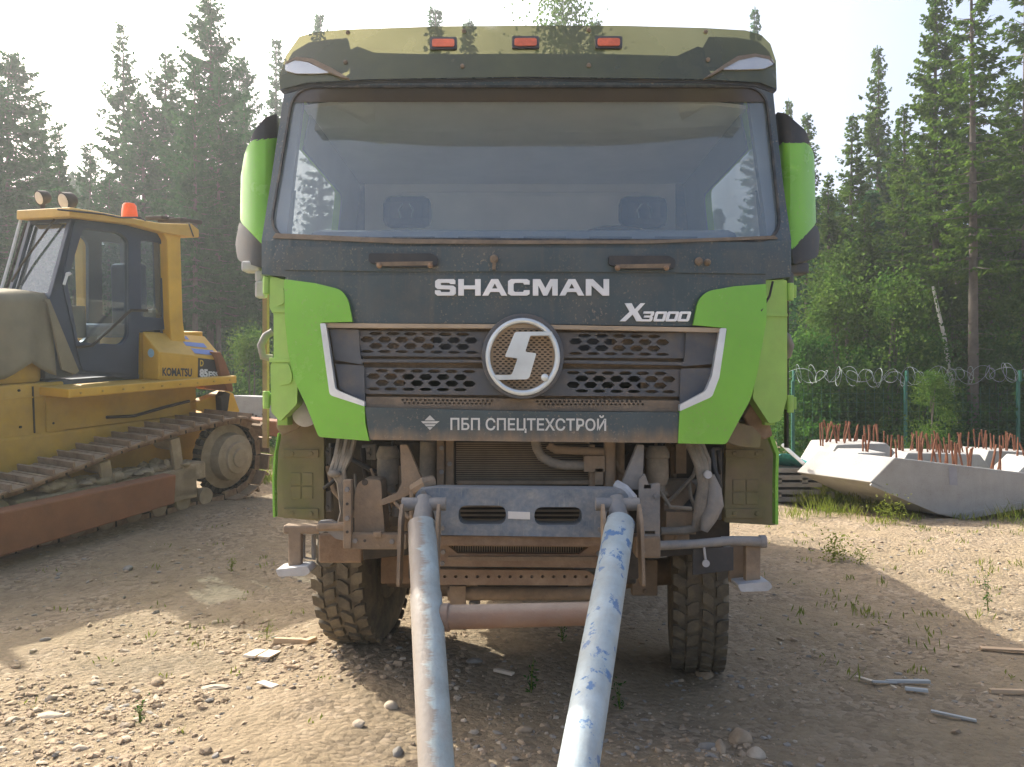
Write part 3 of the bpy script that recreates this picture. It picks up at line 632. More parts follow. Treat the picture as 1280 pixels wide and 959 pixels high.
# right control plate
sheet('support_plate', rounded([(799,600),(806,592),(811,606),(825,604),(825,690),(798,690)], 1.5), on(lambda x, y: 4.02), .03, M_mudgrey, TR, holes=[[(805,606),(814,606),(814,611),(805,611)], [(806,664),(819,664),(819,668),(806,668)]], bevel=.003)
m = MB(); m.pbox(795, 671, 826, 698, 4.0, .12); m.build('frame_foot', M_mudpart, TR, bevel=.01)
m = MB(); m.tube([P(823,682,4.05),P(870,680,4.1),P(915,676,4.16),P(951,677,4.2)], [.023,.022,.024,.026], 10); m.lathe(P(957,677,4.2), (-1,0,0), [(0,.032),(.03,.032)], 14); m.pbox(905,673,913,684,4.14,.06); m.build('step_tube', M_mudgrey, TR, smooth=40)
m = MB(); m.pbox(353, 657, 400, 668, 4.2, .10); m.pbox(395, 655, 432, 664, 4.12, .08); m.build('step_tube', M_mudpart, TR, bevel=.012)
sheet('step_bracket', rounded([(397,652),(412,650),(428,658),(432,676),(420,674),(408,664),(399,668)], 3), on(lambda x, y: 4.14), .04, M_mudgrey, TR, bevel=.005)
for xs_, fx in (((360,376), (344,388)), ((932,951), (922,966))):
    s_ = MB(); s_.pbox(xs_[0], 664 if fx[0] < 600 else 682, xs_[1], 714 if fx[0] < 600 else 733, 4.2, .05); so = s_.build('step_leg', M_mudpart, TR, bevel=.006)
    y_ = 712 if fx[0] < 600 else 731
    sheet('step_pad', rounded([(fx[0],y_),(fx[1]-4,y_-4),(fx[1],y_+3),(fx[1]-6,y_+8),(fx[0]+4,y_+9)], 3), on(lambda x, y: 4.14), .14, M_foot, so, bevel=.008)
m = MB(); m.tube([P(379,668,4.3),P(379,697,4.3),P(392,699,4.3),P(392,668,4.3)], .012, 6); m.build('step_hoop', M_mudgrey, TR)
m = MB(); m.pbox(912, 682, 930, 728, 4.3, .03); m.build('step_leg', M_mudpart, TR)
sheet('mud_plate', [(866,686),(917,684),(917,713),(866,719)], on(lambda x, y: 4.12), .012, M_plastic_b, TR, bevel=.002)
m = MB(); m.lathe(P(882,704,4.10), (0,-1,0), [(0,.018),(.012,.018)], 12); m.tube([P(880,684,4.1),P(882,700,4.1)], .006, 6); m.build('plate_ring', M_foot, TR)
m = MB(); m.pbox(398, 668, 452, 704, 4.45, .05); m.build('splash_guard', M_rustmud, TR, bevel=.01)
# intercooler, perforated bar
ic = sheet('intercooler_frame', [(548,681),(752,683),(757,710),(548,708)], on(lambda x, y: 4.10), .05, M_rustmud, TR, holes=[[(560,682.5),(736,684),(724,693),(572,692)]], bevel=.004)
m = MB()
for k in range(60): x = 560+k*3.0; m.pbox(x, 679, x+1.4, 695, 4.14, .02)
m.build('cooler_fins', M_radiator, ic)
m = MB(); m.pbox(556, 678, 740, 698, 4.17, .04); m.build('cooler_core', M_darkgap, ic)
m = MB(); m.pbox(560, 696, 745, 701, 4.085, .02); m.build('cooler_lip', M_mudpart, ic)
sheet('perforated_bar', [(548,712),(733,713),(748,723),(735,732),(548,731)], on(lambda x, y: 4.18), .04, M_rustmud, TR, holes=[circ(556+k*13.6, 721, 2.1, 1.9, 8) for k in range(14)], step=20, bevel=.003)
# axle, track rod, springs, engine mass
m = MB(); m.tube([P(560,742,4.35),P(740,742,4.35)], .035, 10); m.pbox(562,733,582,760,4.30,.06); m.build('track_rod', M_mudpart, TR, smooth=50)
m = MB(); m.tube([(-1.0,5.38,.54),(-.62,5.38,.50),(-.45,5.38,.44),(.55,5.38,.44),(.72,5.38,.50),(1.1,5.38,.54)], [.09,.085,.075,.075,.085,.09], 12); ax = m.build('front_axle', M_mudpart, TR, smooth=50)
for x in (-.48, .60):
    m = MB()
    for k in range(4): m.tube([(x,4.5,.74-k*.022),(x,4.95,.66-k*.022),(x,5.38,.60-k*.022),(x,5.8,.66-k*.022),(x,6.2,.74-k*.022)], .035 if k else .04, 4)
    m.build('leaf_spring', M_darkgap, TR)
    m = MB(); m.box((x,4.55,.80), (.12,.18,.30)); m.box((x, 7.0, .85), (.10, 5.4, .28)); m.build('frame_rail', M_darkgap, TR, bevel=.01)
m = MB(); m.box((.06,5.15,1.05), (1.0,1.3,.65)); m.box((.06,5.0,.72), (.5,.8,.25), taper=1.2); m.box((.06, 4.72, 1.15), (1.7, .04, .5)); m.build('engine', M_darkgap, TR, bevel=.03)
for x_ in (-.80, .95):
    m = MB(); m.box((x_,4.97,.95), (.33,.4,.35)); m.build('steering_box', M_darkgap, TR, bevel=.03)
# --- dark sheets added to shut out bright gaps in the wheel wells
sheet('added_wheel_well_dark_sheet', [(398,540),(548,540),(548,690),(455,700),(398,690)], on(lambda x, y: 4.74), .04, M_darkgap, TR, bevel=.005)
sheet('added_wheel_well_dark_sheet', [(770,540),(912,540),(912,690),(770,700)], on(lambda x, y: 4.74), .04, M_darkgap, TR, bevel=.005)
# --- wheels
def wheel(c, yaw, name='wheel'):
    root = MB(); RT = Matrix.Rotation(R(yaw), 3, 'Z'); c = Vector(c)
    root.lathe((0,0,0), (1,0,0), [(-.15,.28),(-.165,.30),(-.17,.42),(-.155,.50),(-.13,.535),(-.06,.545),(.06,.545),(.13,.535),(.155,.50),(.17,.42),(.165,.30),(.15,.28)], 56)
    n = 34
    for k in range(n):
        for row, (xc, w_, ph, sk) in enumerate(((-.125,.075,0,.45),(-.045,.072,.5,-.55),(.042,.072,0,.55),(.125,.075,.5,-.45))):
            an = 2*math.pi*(k+ph+random.uniform(-.04,.04))/n; r0, r1 = .530, (.566 if abs(xc) < .1 else .556); hw = math.pi/n*.74; v = []
            sh_ = [(-.5,-.8),(-.1,-1),(.5,-.75),(.5,.8),(.1,1),(-.5,.75)]
            for r_ in (r0, r1):
                for (a, b) in sh_:
                    aa = an+hw*b+sk*a*w_*1.3; v.append(Vector((xc+a*w_*(1 if r_ == r0 else .9), math.cos(aa)*r_, math.sin(aa)*r_)))
            root.add(v, [(5,4,3,2,1,0),(6,7,8,9,10,11)]+[(i, (i+1)%6, 6+(i+1)%6, 6+i) for i in range(6)])
    root.v = [RT @ Vector((p.x*.98, p.y, p.z)) + c for p in root.v]
    o = root.build(name, M_tyre, TR, smooth=35)
    h = MB(); h.lathe((0,0,0), (1,0,0), [(-.14,.28),(-.14,.26),(-.05,.24),(-.04,.12),(-.10,.11),(-.10,0.02)], 28); h.lathe((0,0,0), (1,0,0), [(.14,.28),(.14,.26),(.05,.24),(.04,.15),(.16,.14),(.16,.02)], 28)
    h.v = [RT @ p + c for p in h.v]; h.build('rim', M_mudgrey, o, smooth=40)
    return o
wheel((-.93, 5.40, .09+.555), -9)
wheel((1.17, 5.36, -.075+.555), -9)
for y in (8.6, 9.95):
    for x in (-1.10, -.76, .88, 1.22): wheel((x, y, gz(x, y)+.555), 0)
# dump body behind the cab
db = MB(); db.box((.06, 8.65, 1.95), (2.42, 4.5, 1.5), taper=1.03); db.box((.06, 6.55, 2.78), (2.42, .35, .08)); db.box((.06,8.6,1.12), (1.0,4.4,.18))
dbo = db.build('dump_body', M_dump, TR, bevel=.03)
for sx in (-1, 1):
    for k in range(5):
        m = MB(); m.box((.06+sx*1.25, 6.8+k*.95, 1.95), (.08,.10,1.4)); m.build('body_rib', M_dump, dbo, bevel=.01)
# --- cab interior
m = MB(); m.box((.06, 6.23, 2.45), (2.3, .03, 1.7)); m.build('rear_lining', M_inner, TR)
link('headlining', *sheet_geo(roof_outline(.09, 6.2), lambda a, b, t: Vector((a, b, 3.215+t)), .02, (), .4), M_inner, TR)
m = MB(); m.box((.06, 6.15, 2.93), (1.8, .10, .42)); m.build('rear_locker', M_inner, TR, bevel=.04)
m = MB(); m.box((.06, 6.1, 2.42), (1.9, .16, .42)); m.build('sleeper_back', M_inner, TR, bevel=.05)
m = MB(); m.box((.06, 5.9, 1.95), (2.2, .6, .5)); m.build('bunk', M_inner_d, TR, bevel=.05)
ds = MB(); ds.box((.06, 4.62, 2.38), (2.25, .52, .28)); ds.box((.06, 4.55, 2.02), (2.25, .38, .5)); dso = ds.build('dashboard', M_dash, TR, bevel=.05)
for k in range(6):
    m = MB(); m.box((-.85+k*.34, 4.355, 2.46), (.22, .012, .03)); m.build('air_vent', M_plastic_b, dso)
for cx_, yy in ((508, 0), (805, 0)):
    p = P(cx_, 290, 5.35)
    m = MB(); m.box((p.x, 5.42, 2.30), (.50, .16, .80)); m.box((p.x, 5.15, 1.95), (.50,.5,.16)); st = m.build('seat', M_fabric, TR, bevel=.05)
    m = MB(); m.box((p.x, 5.40, 2.83), (.31, .12, .20)); m.build('headrest', M_fabric, st, bevel=.05)
    m = MB()
    for sx in (-1, 1): m.tube([(p.x+sx*.035, 5.335, 2.78), (p.x+sx*.045, 5.33, 2.83), (p.x+sx*.02, 5.335, 2.87)], .005, 6)
    m.build('headrest_emblem', M_inner_d, st)
sw = MB(); c = Vector((.62, 4.86, 2.53)); ring = [c+Vector((math.cos(a)*.235, math.sin(a)*.235*.85, math.sin(a)*.235*.55)) for a in [2*math.pi*k/36 for k in range(37)]]
sw.tube(ring, .018, 8, False)
for a in (.2, math.pi-.2, -math.pi/2): sw.tube([c, c+Vector((math.cos(a)*.235, math.sin(a)*.2, math.sin(a)*.13))], .016, 6)
sw.tube([c, c+Vector((0,-.25,-.3))], .04, 8); sw.build('steering_wheel', M_plastic_b, TR, smooth=60)

# ================================================================ TOW BAR
def M_bar(name, base, pc, pthr, dust, dcol):
    return material(name, base, .4, dust=dust, dcol=dcol, scale=5, patch=(pc, 8, pthr), var=.12, bump=.15)
MB1 = material('worn_white_pipe', (.40,.46,.47), .5, dust=.75, dcol=(.38,.29,.225), scale=7, patch=((.30,.24,.20), 22, .50), var=.12, bump=.2, streak=.5)
MB2 = material('chipped_blue_white_pipe', (.38,.45,.47), .5, dust=.5, dcol=(.34,.30,.25), scale=9, patch=((.085,.19,.37), 11, .575), var=.2, bump=.25, streak=.3)
MBR = material('rusty_pipe', (.24,.145,.10), .8, dust=.4, dcol=(.30,.27,.22), scale=4, bump=.3, topdust=.55)
tbar = empty('tow_bar', (.05, 2.8, .2), label='rigid A-frame tow bar of chipped white and blue pipes hooked to the truck', cat='tow bar')
a0, a1 = P(527, 655, 3.72), P(545.5, 959, 3.02)
b0, b1 = P(775, 655, 3.74), P(723, 959, 2.66)
a2 = a0+(a1-a0)*1.30; b2 = b0+(b1-b0)*1.20
def two_tone(m, a, b, tone):                           # rusty scuffed flank along one side of the pipe
    t = m.node_tree; N = t.nodes; L = t.links; bs = N['Principled BSDF']; src = bs.inputs['Base Color'].links[0].from_socket
    tc = N.new('ShaderNodeTexCoord'); sp = N.new('ShaderNodeSeparateXYZ'); L.new(tc.outputs['Object'], sp.inputs[0])
    k = (b.x-a.x)/(b.z-a.z); o = tbar.location
    m1 = N.new('ShaderNodeMath'); m1.operation = 'MULTIPLY_ADD'; L.new(sp.outputs[2], m1.inputs[0]); m1.inputs[1].default_value = -k; L.new(sp.outputs[0], m1.inputs[2])
    x0 = (a.x-o.x)-k*(a.z-o.z)
    mp = N.new('ShaderNodeMapping'); mp.inputs['Rotation'].default_value = (0, R(28), 0); mp.inputs['Scale'].default_value = (3, 3, 26); L.new(tc.outputs['Object'], mp.inputs[0])
    n = N.new('ShaderNodeTexNoise'); n.inputs['Scale'].default_value = 1.6; n.inputs['Detail'].default_value = 7; n.inputs['Roughness'].default_value = .7; L.new(mp.outputs[0], n.inputs[0])
    m2 = N.new('ShaderNodeMath'); m2.operation = 'MULTIPLY_ADD'; L.new(n.outputs[0], m2.inputs[0]); m2.inputs[1].default_value = .17; L.new(m1.outputs[0], m2.inputs[2])
    r = N.new('ShaderNodeMapRange'); L.new(m2.outputs[0], r.inputs[0]); r.inputs[1].default_value = x0+.085-.004; r.inputs[2].default_value = x0+.085+.018; r.inputs[3].default_value = .85; r.inputs[4].default_value = 0
    x = N.new('ShaderNodeMix'); x.data_type = 'RGBA'; L.new(r.outputs[0], x.inputs[0]); L.new(src, x.inputs[6]); x.inputs[7].default_value = (*tone, 1); L.new(x.outputs[2], bs.inputs['Base Color'])
MB1 = material('scuffed_grey_pipe', (.38,.45,.45), .5, dust=.5, dcol=(.34,.28,.23), scale=12, var=.2, bump=.25, streak=.3); two_tone(MB1, a0, a2, (.27,.215,.17))
m = MB(); am = a0.lerp(a2, .26); m.tube([a0, a0.lerp(a2,.25), am, a2], [.062,.062,.066,.066], 24); m.build('left_pipe', MB1, tbar, smooth=50)
tbar.children[0].name = 'pipe'
m = MB(); m.tube([b0, b2], .066, 24); m.build('pipe', MB2, tbar, smooth=50)
c0, c1 = P(552, 772, 3.43), P(742, 767, 3.36)
m = MB(); m.tube([c0, c0.lerp(c1,.05), c0.lerp(c1,.06), c0.lerp(c1,.96), c1], [.056,.058,.050,.046,.050], 20); m.build('cross_pipe', MBR, tbar, smooth=50)
for e, sx in ((a0, 1), (b0, -1)):
    d = Vector((0,.28,.55)).normalized()
    for s2 in (-1, 1):
        m = MB(); pts = rounded([(-.06,-.26),(.06,-.26),(.07,.02),(.0,.09),(-.07,.02)], .02)
        xx = e.x+s2*.075+(-.01 if sx > 0 else .01)
        v = []; 
        for t in (0, .014):
            for (a, b) in pts: v.append(Vector((xx+t*s2+(0.0), e.y+.02+a*.9+b*.25, e.z+b)))
        n = len(pts); m.add(v, [tuple(range(n)), tuple(range(2*n-1, n-1, -1))]+[(i, (i+1)%n, n+(i+1)%n, n+i) for i in range(n)]); m.build('side_cheek', M_mudpart, tbar)
    m = MB(); m.tube([e+Vector((0,.02,-.02)), e+Vector((0,.12,.10))], [.05,.035], 14); m.lathe(e+Vector((-.1,.10,.075)), (1,0,0), [(0,.03),(.2,.03)], 12); m.build('shackle', M_mudgrey, tbar, smooth=40)
m = MB(); m.box(((a2.x+b2.x)/2, (a2.y+b2.y)/2, .15), (abs(b2.x-a2.x)+.15, .14, .10)); m.build('end_plate', MBR, tbar, bevel=.01)
# ================================================================ BULLDOZER
DF, DR = Vector((-4.64, 7.85, .06)), Vector((-3.35, 10.35, .29))
du = (DF-DR).normalized(); dside = Vector((.884, -.467, -.065)).normalized(); dside = (dside-du*dside.dot(du)).normalized(); dw = du.cross(dside)
if dw.z < 0: dw = -dw
DM = Matrix.Translation(DR) @ Matrix((du, dside, dw)).transposed().to_4x4()
DMi = DM.inverted()
def dz(px, py, v, t=0.):                                # photo point on the machine's plane y = v, in machine space
    o = DMi @ Vector((0,0,CH)); d = (DMi.to_3x3() @ Vector(((px-CX)/F, 1, -(py-HY)/F)))
    k = (v-o.y)/d.y; p = o+d*k; p.y -= t; return p
def dfn(v): return lambda x, y, t=0.: DM @ dz(x, y, v, t)
dmud = (.26,.20,.125)
Y_paint = material('yellow_paint', (.62,.36,.035), .5, dust=.25, dcol=(.42,.30,.14), scale=3, topdust=.25)
Y_dirty = material('yellow_paint_dirty', (.50,.31,.045), .65, dust=.5, dcol=(.33,.25,.12), scale=3, streak=.2)
Y_roof = material('yellow_roof', (.60,.37,.08), .6, dust=.3, dcol=(.5,.38,.2), scale=3)
D_cab = material('cab_blue_grey', (.026,.042,.075), .45, dust=.12, dcol=dmud, scale=3)
D_rust = material('orange_rust_steel', (.25,.105,.045), .8, dust=.5, dcol=(.14,.08,.05), scale=2.5, bump=.3)
D_track = material('track_steel', (.22,.13,.08), .8, dust=.75, dcol=(.38,.29,.19), scale=6, bump=.4, topdust=.8)
D_mud = material('muddy_frame', (.26,.21,.135), .95, dust=.8, dcol=(.42,.34,.235), scale=3.5, bump=.7, bscale=25)
D_dark = material('dozer_black', (.03,.025,.02), .8, dust=.4, dcol=(.12,.09,.05), scale=5)
D_canvas = material('faded_canvas', (.22,.19,.125), .95, dust=.45, dcol=(.15,.125,.085), scale=2.2, bump=.5, bscale=9)
D_beacon = material('orange_beacon', (.85,.20,.03), .3, trans=.3)
D_decal = material('black_decal', (.03,.03,.035), .5); D_blue = material('blue_decal', (.10,.17,.40), .5); D_lblue = material('light_blue_decal', (.30,.52,.68), .5)
D_let = material('decal_letter', (.7,.7,.68), .5); D_lety = material('decal_yellow', (.65,.45,.05), .5)
D_in = material('cab_inner', (.10,.12,.15), .7)
G_dz = glass('dozer_glass', (.42,.54,.60), dust=.07, refl=.12, dcol=(.5,.6,.6))
DZ = empty_m('bulldozer', DM, label='yellow crawler bulldozer with dark blue cab parked on the left', cat='bulldozer')
def dl(name, mb, mat, parent=None, **k):               # mesh given in machine space
    return link(name, mb.v, mb.f, mat, parent or DZ, world=False, **k)
def ds(name, outline, v, thick, mat, parent=None, holes=(), **k):
    k.setdefault('step', 40); return sheet(name, outline, dfn(v), thick, mat, parent or DZ, holes=holes, **k)
# --- tracks
TL = 2.83; rS, rI = .50, .32; cS = Vector((-.02, 0, .60)); cI = Vector((TL+.10, 0, .38))
def track_path():
    pts = []
    for k in range(13): a = R(-90-15*k); pts.append(Vector((cS.x+math.cos(a)*rS, 0, cS.z+math.sin(a)*rS*1.0)))
    for x_, z_ in ((.3,1.085),(.6,1.07),(.85,1.05),(1.2,1.0),(1.6,.945),(2.0,.86),(2.4,.785),(2.7,.725)): pts.append(Vector((x_, 0, z_)))
    for k in range(13): a = R(90-15*k); pts.append(Vector((cI.x+math.cos(a)*rI, 0, cI.z+math.sin(a)*rI)))
    pts.append(Vector((TL-.15, 0, .06))); pts.append(Vector((.1, 0, .06)))
    return pts
tp = track_path(); tp.append(tp[0]); cum = [0]
for i in range(len(tp)-1): cum.append(cum[-1]+(tp[i+1]-tp[i]).length)
def at_len(s):
    s %= cum[-1]
    for i in range(len(tp)-1):
        if s <= cum[i+1]: t = (s-cum[i])/(cum[i+1]-cum[i]); return tp[i].lerp(tp[i+1], t), (tp[i+1]-tp[i]).normalized()
NS = 39
sm = MB(); sm.box((0,0,.0), (.195,.56,.022)); sm.box((.085,0,.034), (.022,.56,.062)); sm.box((-.02,-.11,-.05), (.19,.05,.08)); sm.box((-.02,.11,-.05), (.19,.05,.08)); sm.box((-.07,0,.012),(.03,.54,.012))
shoe_me = None
for side, y0 in ((0, -.28), (1, -2.32)):
    ch = MB(); path3 = [p+Vector((0,y0,0)) for p in tp]
    inn = []
    for i in range(len(tp)-1):
        a, b = tp[i], tp[i+1]; d = (b-a).normalized(); nrm = Vector((-d.z, 0, d.x)); 
        # inward normal of a clockwise loop
        for w_ in (-.13, .09): ch.add([a+Vector((0,y0+w_,0))-nrm*.09, b+Vector((0,y0+w_,0))-nrm*.09, b+Vector((0,y0+w_,0)), a+Vector((0,y0+w_,0)), a+Vector((0,y0+w_+.04,0))-nrm*.09, b+Vector((0,y0+w_+.04,0))-nrm*.09, b+Vector((0,y0+w_+.04,0)), a+Vector((0,y0+w_+.04,0))], [(0,1,2,3),(7,6,5,4),(0,4,5,1),(2,6,7,3)])
    trk = dl('track', ch, D_dark)
    for k in range(NS):
        p, d = at_len(k*cum[-1]/NS); nrm = Vector((-d.z, 0, d.x)); out = (p-(cS+cI)/2); out.y = 0
        if nrm.dot(out) < 0: nrm = -nrm
        yv = nrm.cross(d); M4 = Matrix((d, yv, nrm)).transposed().to_4x4(); M4.translation = p+Vector((0,y0,0))
        if shoe_me is None:
            o = dl('track_shoe', sm, D_track, trk); shoe_me = o.data
        else:
            o = bpy.data.objects.new('track_shoe', shoe_me); col.objects.link(o); o.parent = trk
        o.matrix_local = M4
# sprocket, idler, frame, rollers
for side, y0 in ((0, -.28), (1, -2.32)):
    m = MB(); m.lathe((cS.x,y0-.10,cS.z), (0,1,0), [(0,.40),(.14,.40),(.16,.34),(.18,.30),(.30,.28),(.33,.20),(.36,.19),(.37,.12),(.39,.11)], 36)
    sp = dl('sprocket', m, D_mud, smooth=35)
    m = MB()
    for k in range(24):
        a = 2*math.pi*k/24; m.box((cS.x+math.cos(a)*.43, y0, cS.z+math.sin(a)*.43), (.07,.08,.06), Matrix.Rotation(-a, 3, 'Y'))
    dl('sprocket_teeth', m, D_dark, sp)
    m = MB(); m.lathe((cI.x,y0-.09,cI.z), (0,1,0), [(0,.25),(.02,.26),(.16,.26),(.18,.24),(.20,.20),(.24,.16),(.26,.10)], 32); dl('idler_wheel', m, D_mud, smooth=35)
    m = MB(); m.box((1.55,y0+.02,.42), (1.95,.34,.34)); m.box((2.55,y0+.02,.48), (.35,.30,.22)); m.box((.62,y0+.03,.52), (.35,.32,.20)); m.box((1.45,y0+.17,.28), (1.75,.04,.14)); m.box((1.62,y0+.0,.60), (1.5,.30,.08), taper=.8)
    fr = dl('track_frame', m, D_mud, bevel=.02)
    for k in range(7):
        m = MB(); x = .42+k*.335; m.lathe((x,y0-.15,.19), (0,1,0), [(0,.10),(.03,.11),(.05,.085),(.24,.085),(.26,.11),(.31,.10)], 18); dl('track_roller', m, D_mud, smooth=40)
    for x, z_ in ((.85, .89), (1.75, .76)):
        m = MB(); m.box((x,y0+.16,z_-.12), (.13,.05,.36), Matrix.Rotation(R(8), 3, 'Y')); m.lathe((x,y0-.12,z_), (0,1,0), [(0,.085),(.25,.085)], 14); dl('carrier_roller', m, D_mud, bevel=.01)
# push arm (seen outside the track) and blade
m = MB()
pa = [dz(0, 637, .10), dz(211, 592, .10), dz(209, 628, .10), dz(0, 691, .10)]
dirp = (pa[0]-pa[1]).normalized(); 
v = []
for y_ in (.12, -.02):
    pass
e = pa[0]+dirp*1.6; e2 = pa[3]+(pa[3]-pa[2]).normalized()*1.6
ol = [pa[1], e, e2, pa[2]]
for y_ in (.22, .02): v += [Vector((q.x, y_, q.z)) for q in ol]
m.add(v, [(0,1,2,3),(7,6,5,4)]+[(i,(i+1)%4,4+(i+1)%4,4+i) for i in range(4)]); arm = dl('push_arm', m, D_rust, bevel=.015)
c_ = (pa[1]+pa[2])/2
m = MB(); m.lathe((c_.x+.02, -.1, c_.z), (0,1,0), [(0,.10),(.14,.10)], 18); m.box((c_.x+.05, -.12, c_.z), (.30,.2,.18)); dl('arm_pivot', m, D_mud, arm, smooth=40)
fx = e.x+.1
m = MB(); prof = [(.0,-.05),(.10,.35),(.05,.75),(-.08,1.05)]
v = []; n = len(prof)
for y_ in (.35, -2.95):
    for (a, b) in prof: v.append(Vector((fx+a, y_, b)))
    for (a, b) in reversed(prof): v.append(Vector((fx+a-.05, y_, b)))
k = 2*n; m.add(v, [tuple(range(k)), tuple(range(2*k-1, k-1, -1))]+[(i,(i+1)%k,k+(i+1)%k,k+i) for i in range(k)]); dl('blade', m, D_rust)
m = MB(); m.tube([(fx-.1,-.2,.3),(2.6,-.45,.62),(2.3,-.5,.66)], [.07,.08,.06], 12); dl('blade_brace', m, D_mud, smooth=40)
# --- hull
hz = dz(84, 500, -.62).x
m = MB(); m.box((1.35,-1.30,.80), (3.1,1.32,.62)); dl('hull', m, Y_dirty, bevel=.03)
# upper hull below the fender shelf
q0, q1 = dz(0, 470, -.66), dz(84, 530, -.66)
hull_top = dz(60, 478, -.66).z
m = MB(); m.box(((hz+3.4)/2,-1.30,(1.05+hull_top)/2), (3.4-hz,1.28,hull_top-1.05)); ho = dl('engine_side', m, Y_dirty, bevel=.02)
m = MB(); m.box(((hz+3.4)/2,-.655,hull_top-.14), (3.4-hz,.02,.015)); dl('side_crease', m, Y_dirty, ho)
m = MB(); m.box((hz+.9,-.655,.98), (1.9,.02,.10)); dl('dark_band', m, D_dark, ho)  # dark band low along the engine side
# shelf
s0, s1 = dz(85, 474, -.2), dz(296, 479, -.2)
m = MB(); zt = (s0.z+s1.z)/2; m.box(((s0.x+s1.x)/2, -.52, zt-.05), (abs(s0.x-s1.x), .64, .09)); shf = dl('fender_shelf', m, Y_paint, bevel=.01)
m = MB(); m.box(((s0.x+s1.x)/2, -2.1, zt-.05), (abs(s0.x-s1.x), .92, .09)); dl('fender_shelf', m, Y_paint, bevel=.01)
m = MB(); m.box(((s0.x+s1.x)/2+.1, -.68, zt-.28), (abs(s0.x-s1.x)-.3, .08, .40)); dl('shelf_skirt', m, Y_dirty, shf)
for k in range(9):
    m = MB(); m.lathe((s0.x-(s0.x-s1.x)*(k+.5)/9, -.19, zt-.05), (0,1,0), [(0,.012),(.012,.012)], 6); dl('shelf_bolt', m, Y_dirty, shf)
for x_ in (hz+.35, hz+1.25):
    m = MB(); m.box((x_,-.655,(1.05+hull_top)/2+.02), (.012,.02,hull_top-1.15)); dl('panel_seam', m, D_dark, ho)
for x_, z_ in ((hz+.15,hull_top-.06),(hz+.5,hull_top-.06),(hz+.9,hull_top-.06),(hz+.15,1.2),(hz+.5,1.2),(hz+.9,1.2)):
    m = MB(); m.lathe((x_,-.65,z_), (0,1,0), [(0,.014),(.012,.014)], 6); dl('panel_bolt', m, D_dark, ho)
m = MB(); m.tube([(.2,-.62,1.28),(.6,-.60,1.24),(1.0,-.61,1.18),(1.35,-.62,1.2)], .018, 6); dl('hydraulic_hose', m, D_dark, shf, smooth=50)
random.seed(3)
m = MB()
for k in range(70): m.ell((random.uniform(.55,2.4), random.uniform(-.42,-.08), .62+random.uniform(-.02,.03)), (random.uniform(.04,.11),random.uniform(.03,.08),random.uniform(.02,.06)), 7, 5, .2)
mc = dl('mud_cake', m, D_mud, smooth=60); mc['kind'] = 'stuff'
# hood
h0 = dz(14, 368, -.62); htop = h0.z
cabf = dz(62, 373, -.62).x
m = MB(); m.box((2.75,-1.3,(hull_top+htop)/2-.06), (2*(2.75-cabf)-.06,1.15,htop-hull_top-.10)); dl('engine_hood', m, Y_dirty, bevel=.06)
m = MB(); m.lathe((3.1,-1.1,htop-.1), (0,0,1), [(0,.06),(.75,.06),(.8,.05)], 14); dl('exhaust_stack', m, D_dark)
# --- rear box with lettering, KV
VT = -.36
O_ = [dz(198,440,VT), dz(279,448,VT), dz(287,479,VT), dz(198,475,VT)]; I_ = [dz(176,414,-.62), dz(262,420,-.62)]
m = MB(); inn = [Vector((O_[0].x,-.62,I_[0].z)), Vector((O_[1].x+.05,-.62,I_[1].z)), Vector((O_[2].x,-.62,O_[2].z)), Vector((O_[3].x,-.62,O_[3].z))]
m.add(O_+inn, [(0,1,2,3),(7,6,5,4),(0,4,5,1),(1,5,6,2),(2,6,7,3),(3,7,4,0)]); bx = dl('rear_tank', m, Y_paint, bevel=.012)
m = MB(); m.box(((inn[0].x+inn[1].x)/2, -1.3, (inn[0].z+inn[3].z)/2-.02), (abs(inn[0].x-inn[1].x), 1.3, inn[0].z-inn[3].z)); b2_ = dl('rear_tank', m, Y_paint, bevel=.01)
def chf(a, b):                                          # a along the machine 0..1, b 0 top .. 1 outer edge
    return DM @ ((inn[0].lerp(inn[1], a)).lerp(O_[0].lerp(O_[1], a), b)+Vector((0,.004,.006)))
ds('access_door', [(201,443),(246,448),(246,474),(201,472)], VT+.005, .01, Y_paint, bx, bevel=.004)
def dtext(name, body, box, v, mat, parent, offset=.03, skew=0.):
    v2, f2 = text2d(body, box, offset=offset); link(name, [dfn(v)(p[0], p[1]+skew*(p[0]-box[0])) for p in v2], f2, mat, parent)
dtext('maker_lettering', 'KOMATSU', (203,459.5,240,470), VT+.008, D_decal, bx, .04, .03)
dc = ds('model_decal', [(248,447.5),(274,450.5),(276.5,475),(247.5,473.5)], VT+.006, .004, D_decal, bx)
dtext('decal_letter', 'D', (250,450,254.5,458), VT+.010, D_lety, dc, .03)
dtext('decal_number', '85', (249.5,461,260,471.5), VT+.010, D_let, dc, .06, .06)
dtext('decal_suffix', 'ESS', (260.5,464,274,472.5), VT+.010, D_let, dc, .05, .06)
for a0_, a1_, b0_, b1_ in ((.50,.66,.10,.26),(.52,.86,.38,.58),(.56,.92,.68,.92)): v, f = sheet_geo([(a0_,b0_),(a1_,b0_),(a1_,b1_),(a0_,b1_)], lambda a, b, t: chf(a, b), 0, (), 3); link('blue_decal', v, f, D_blue, bx)
m = MB(); cc_ = O_[0].lerp(inn[0],.45); m.lathe((O_[0].x+.003, cc_.y, cc_.z-.12), (1,0,0), [(0,.05),(.004,.05)], 18); dl('round_decal', m, D_lblue, bx)
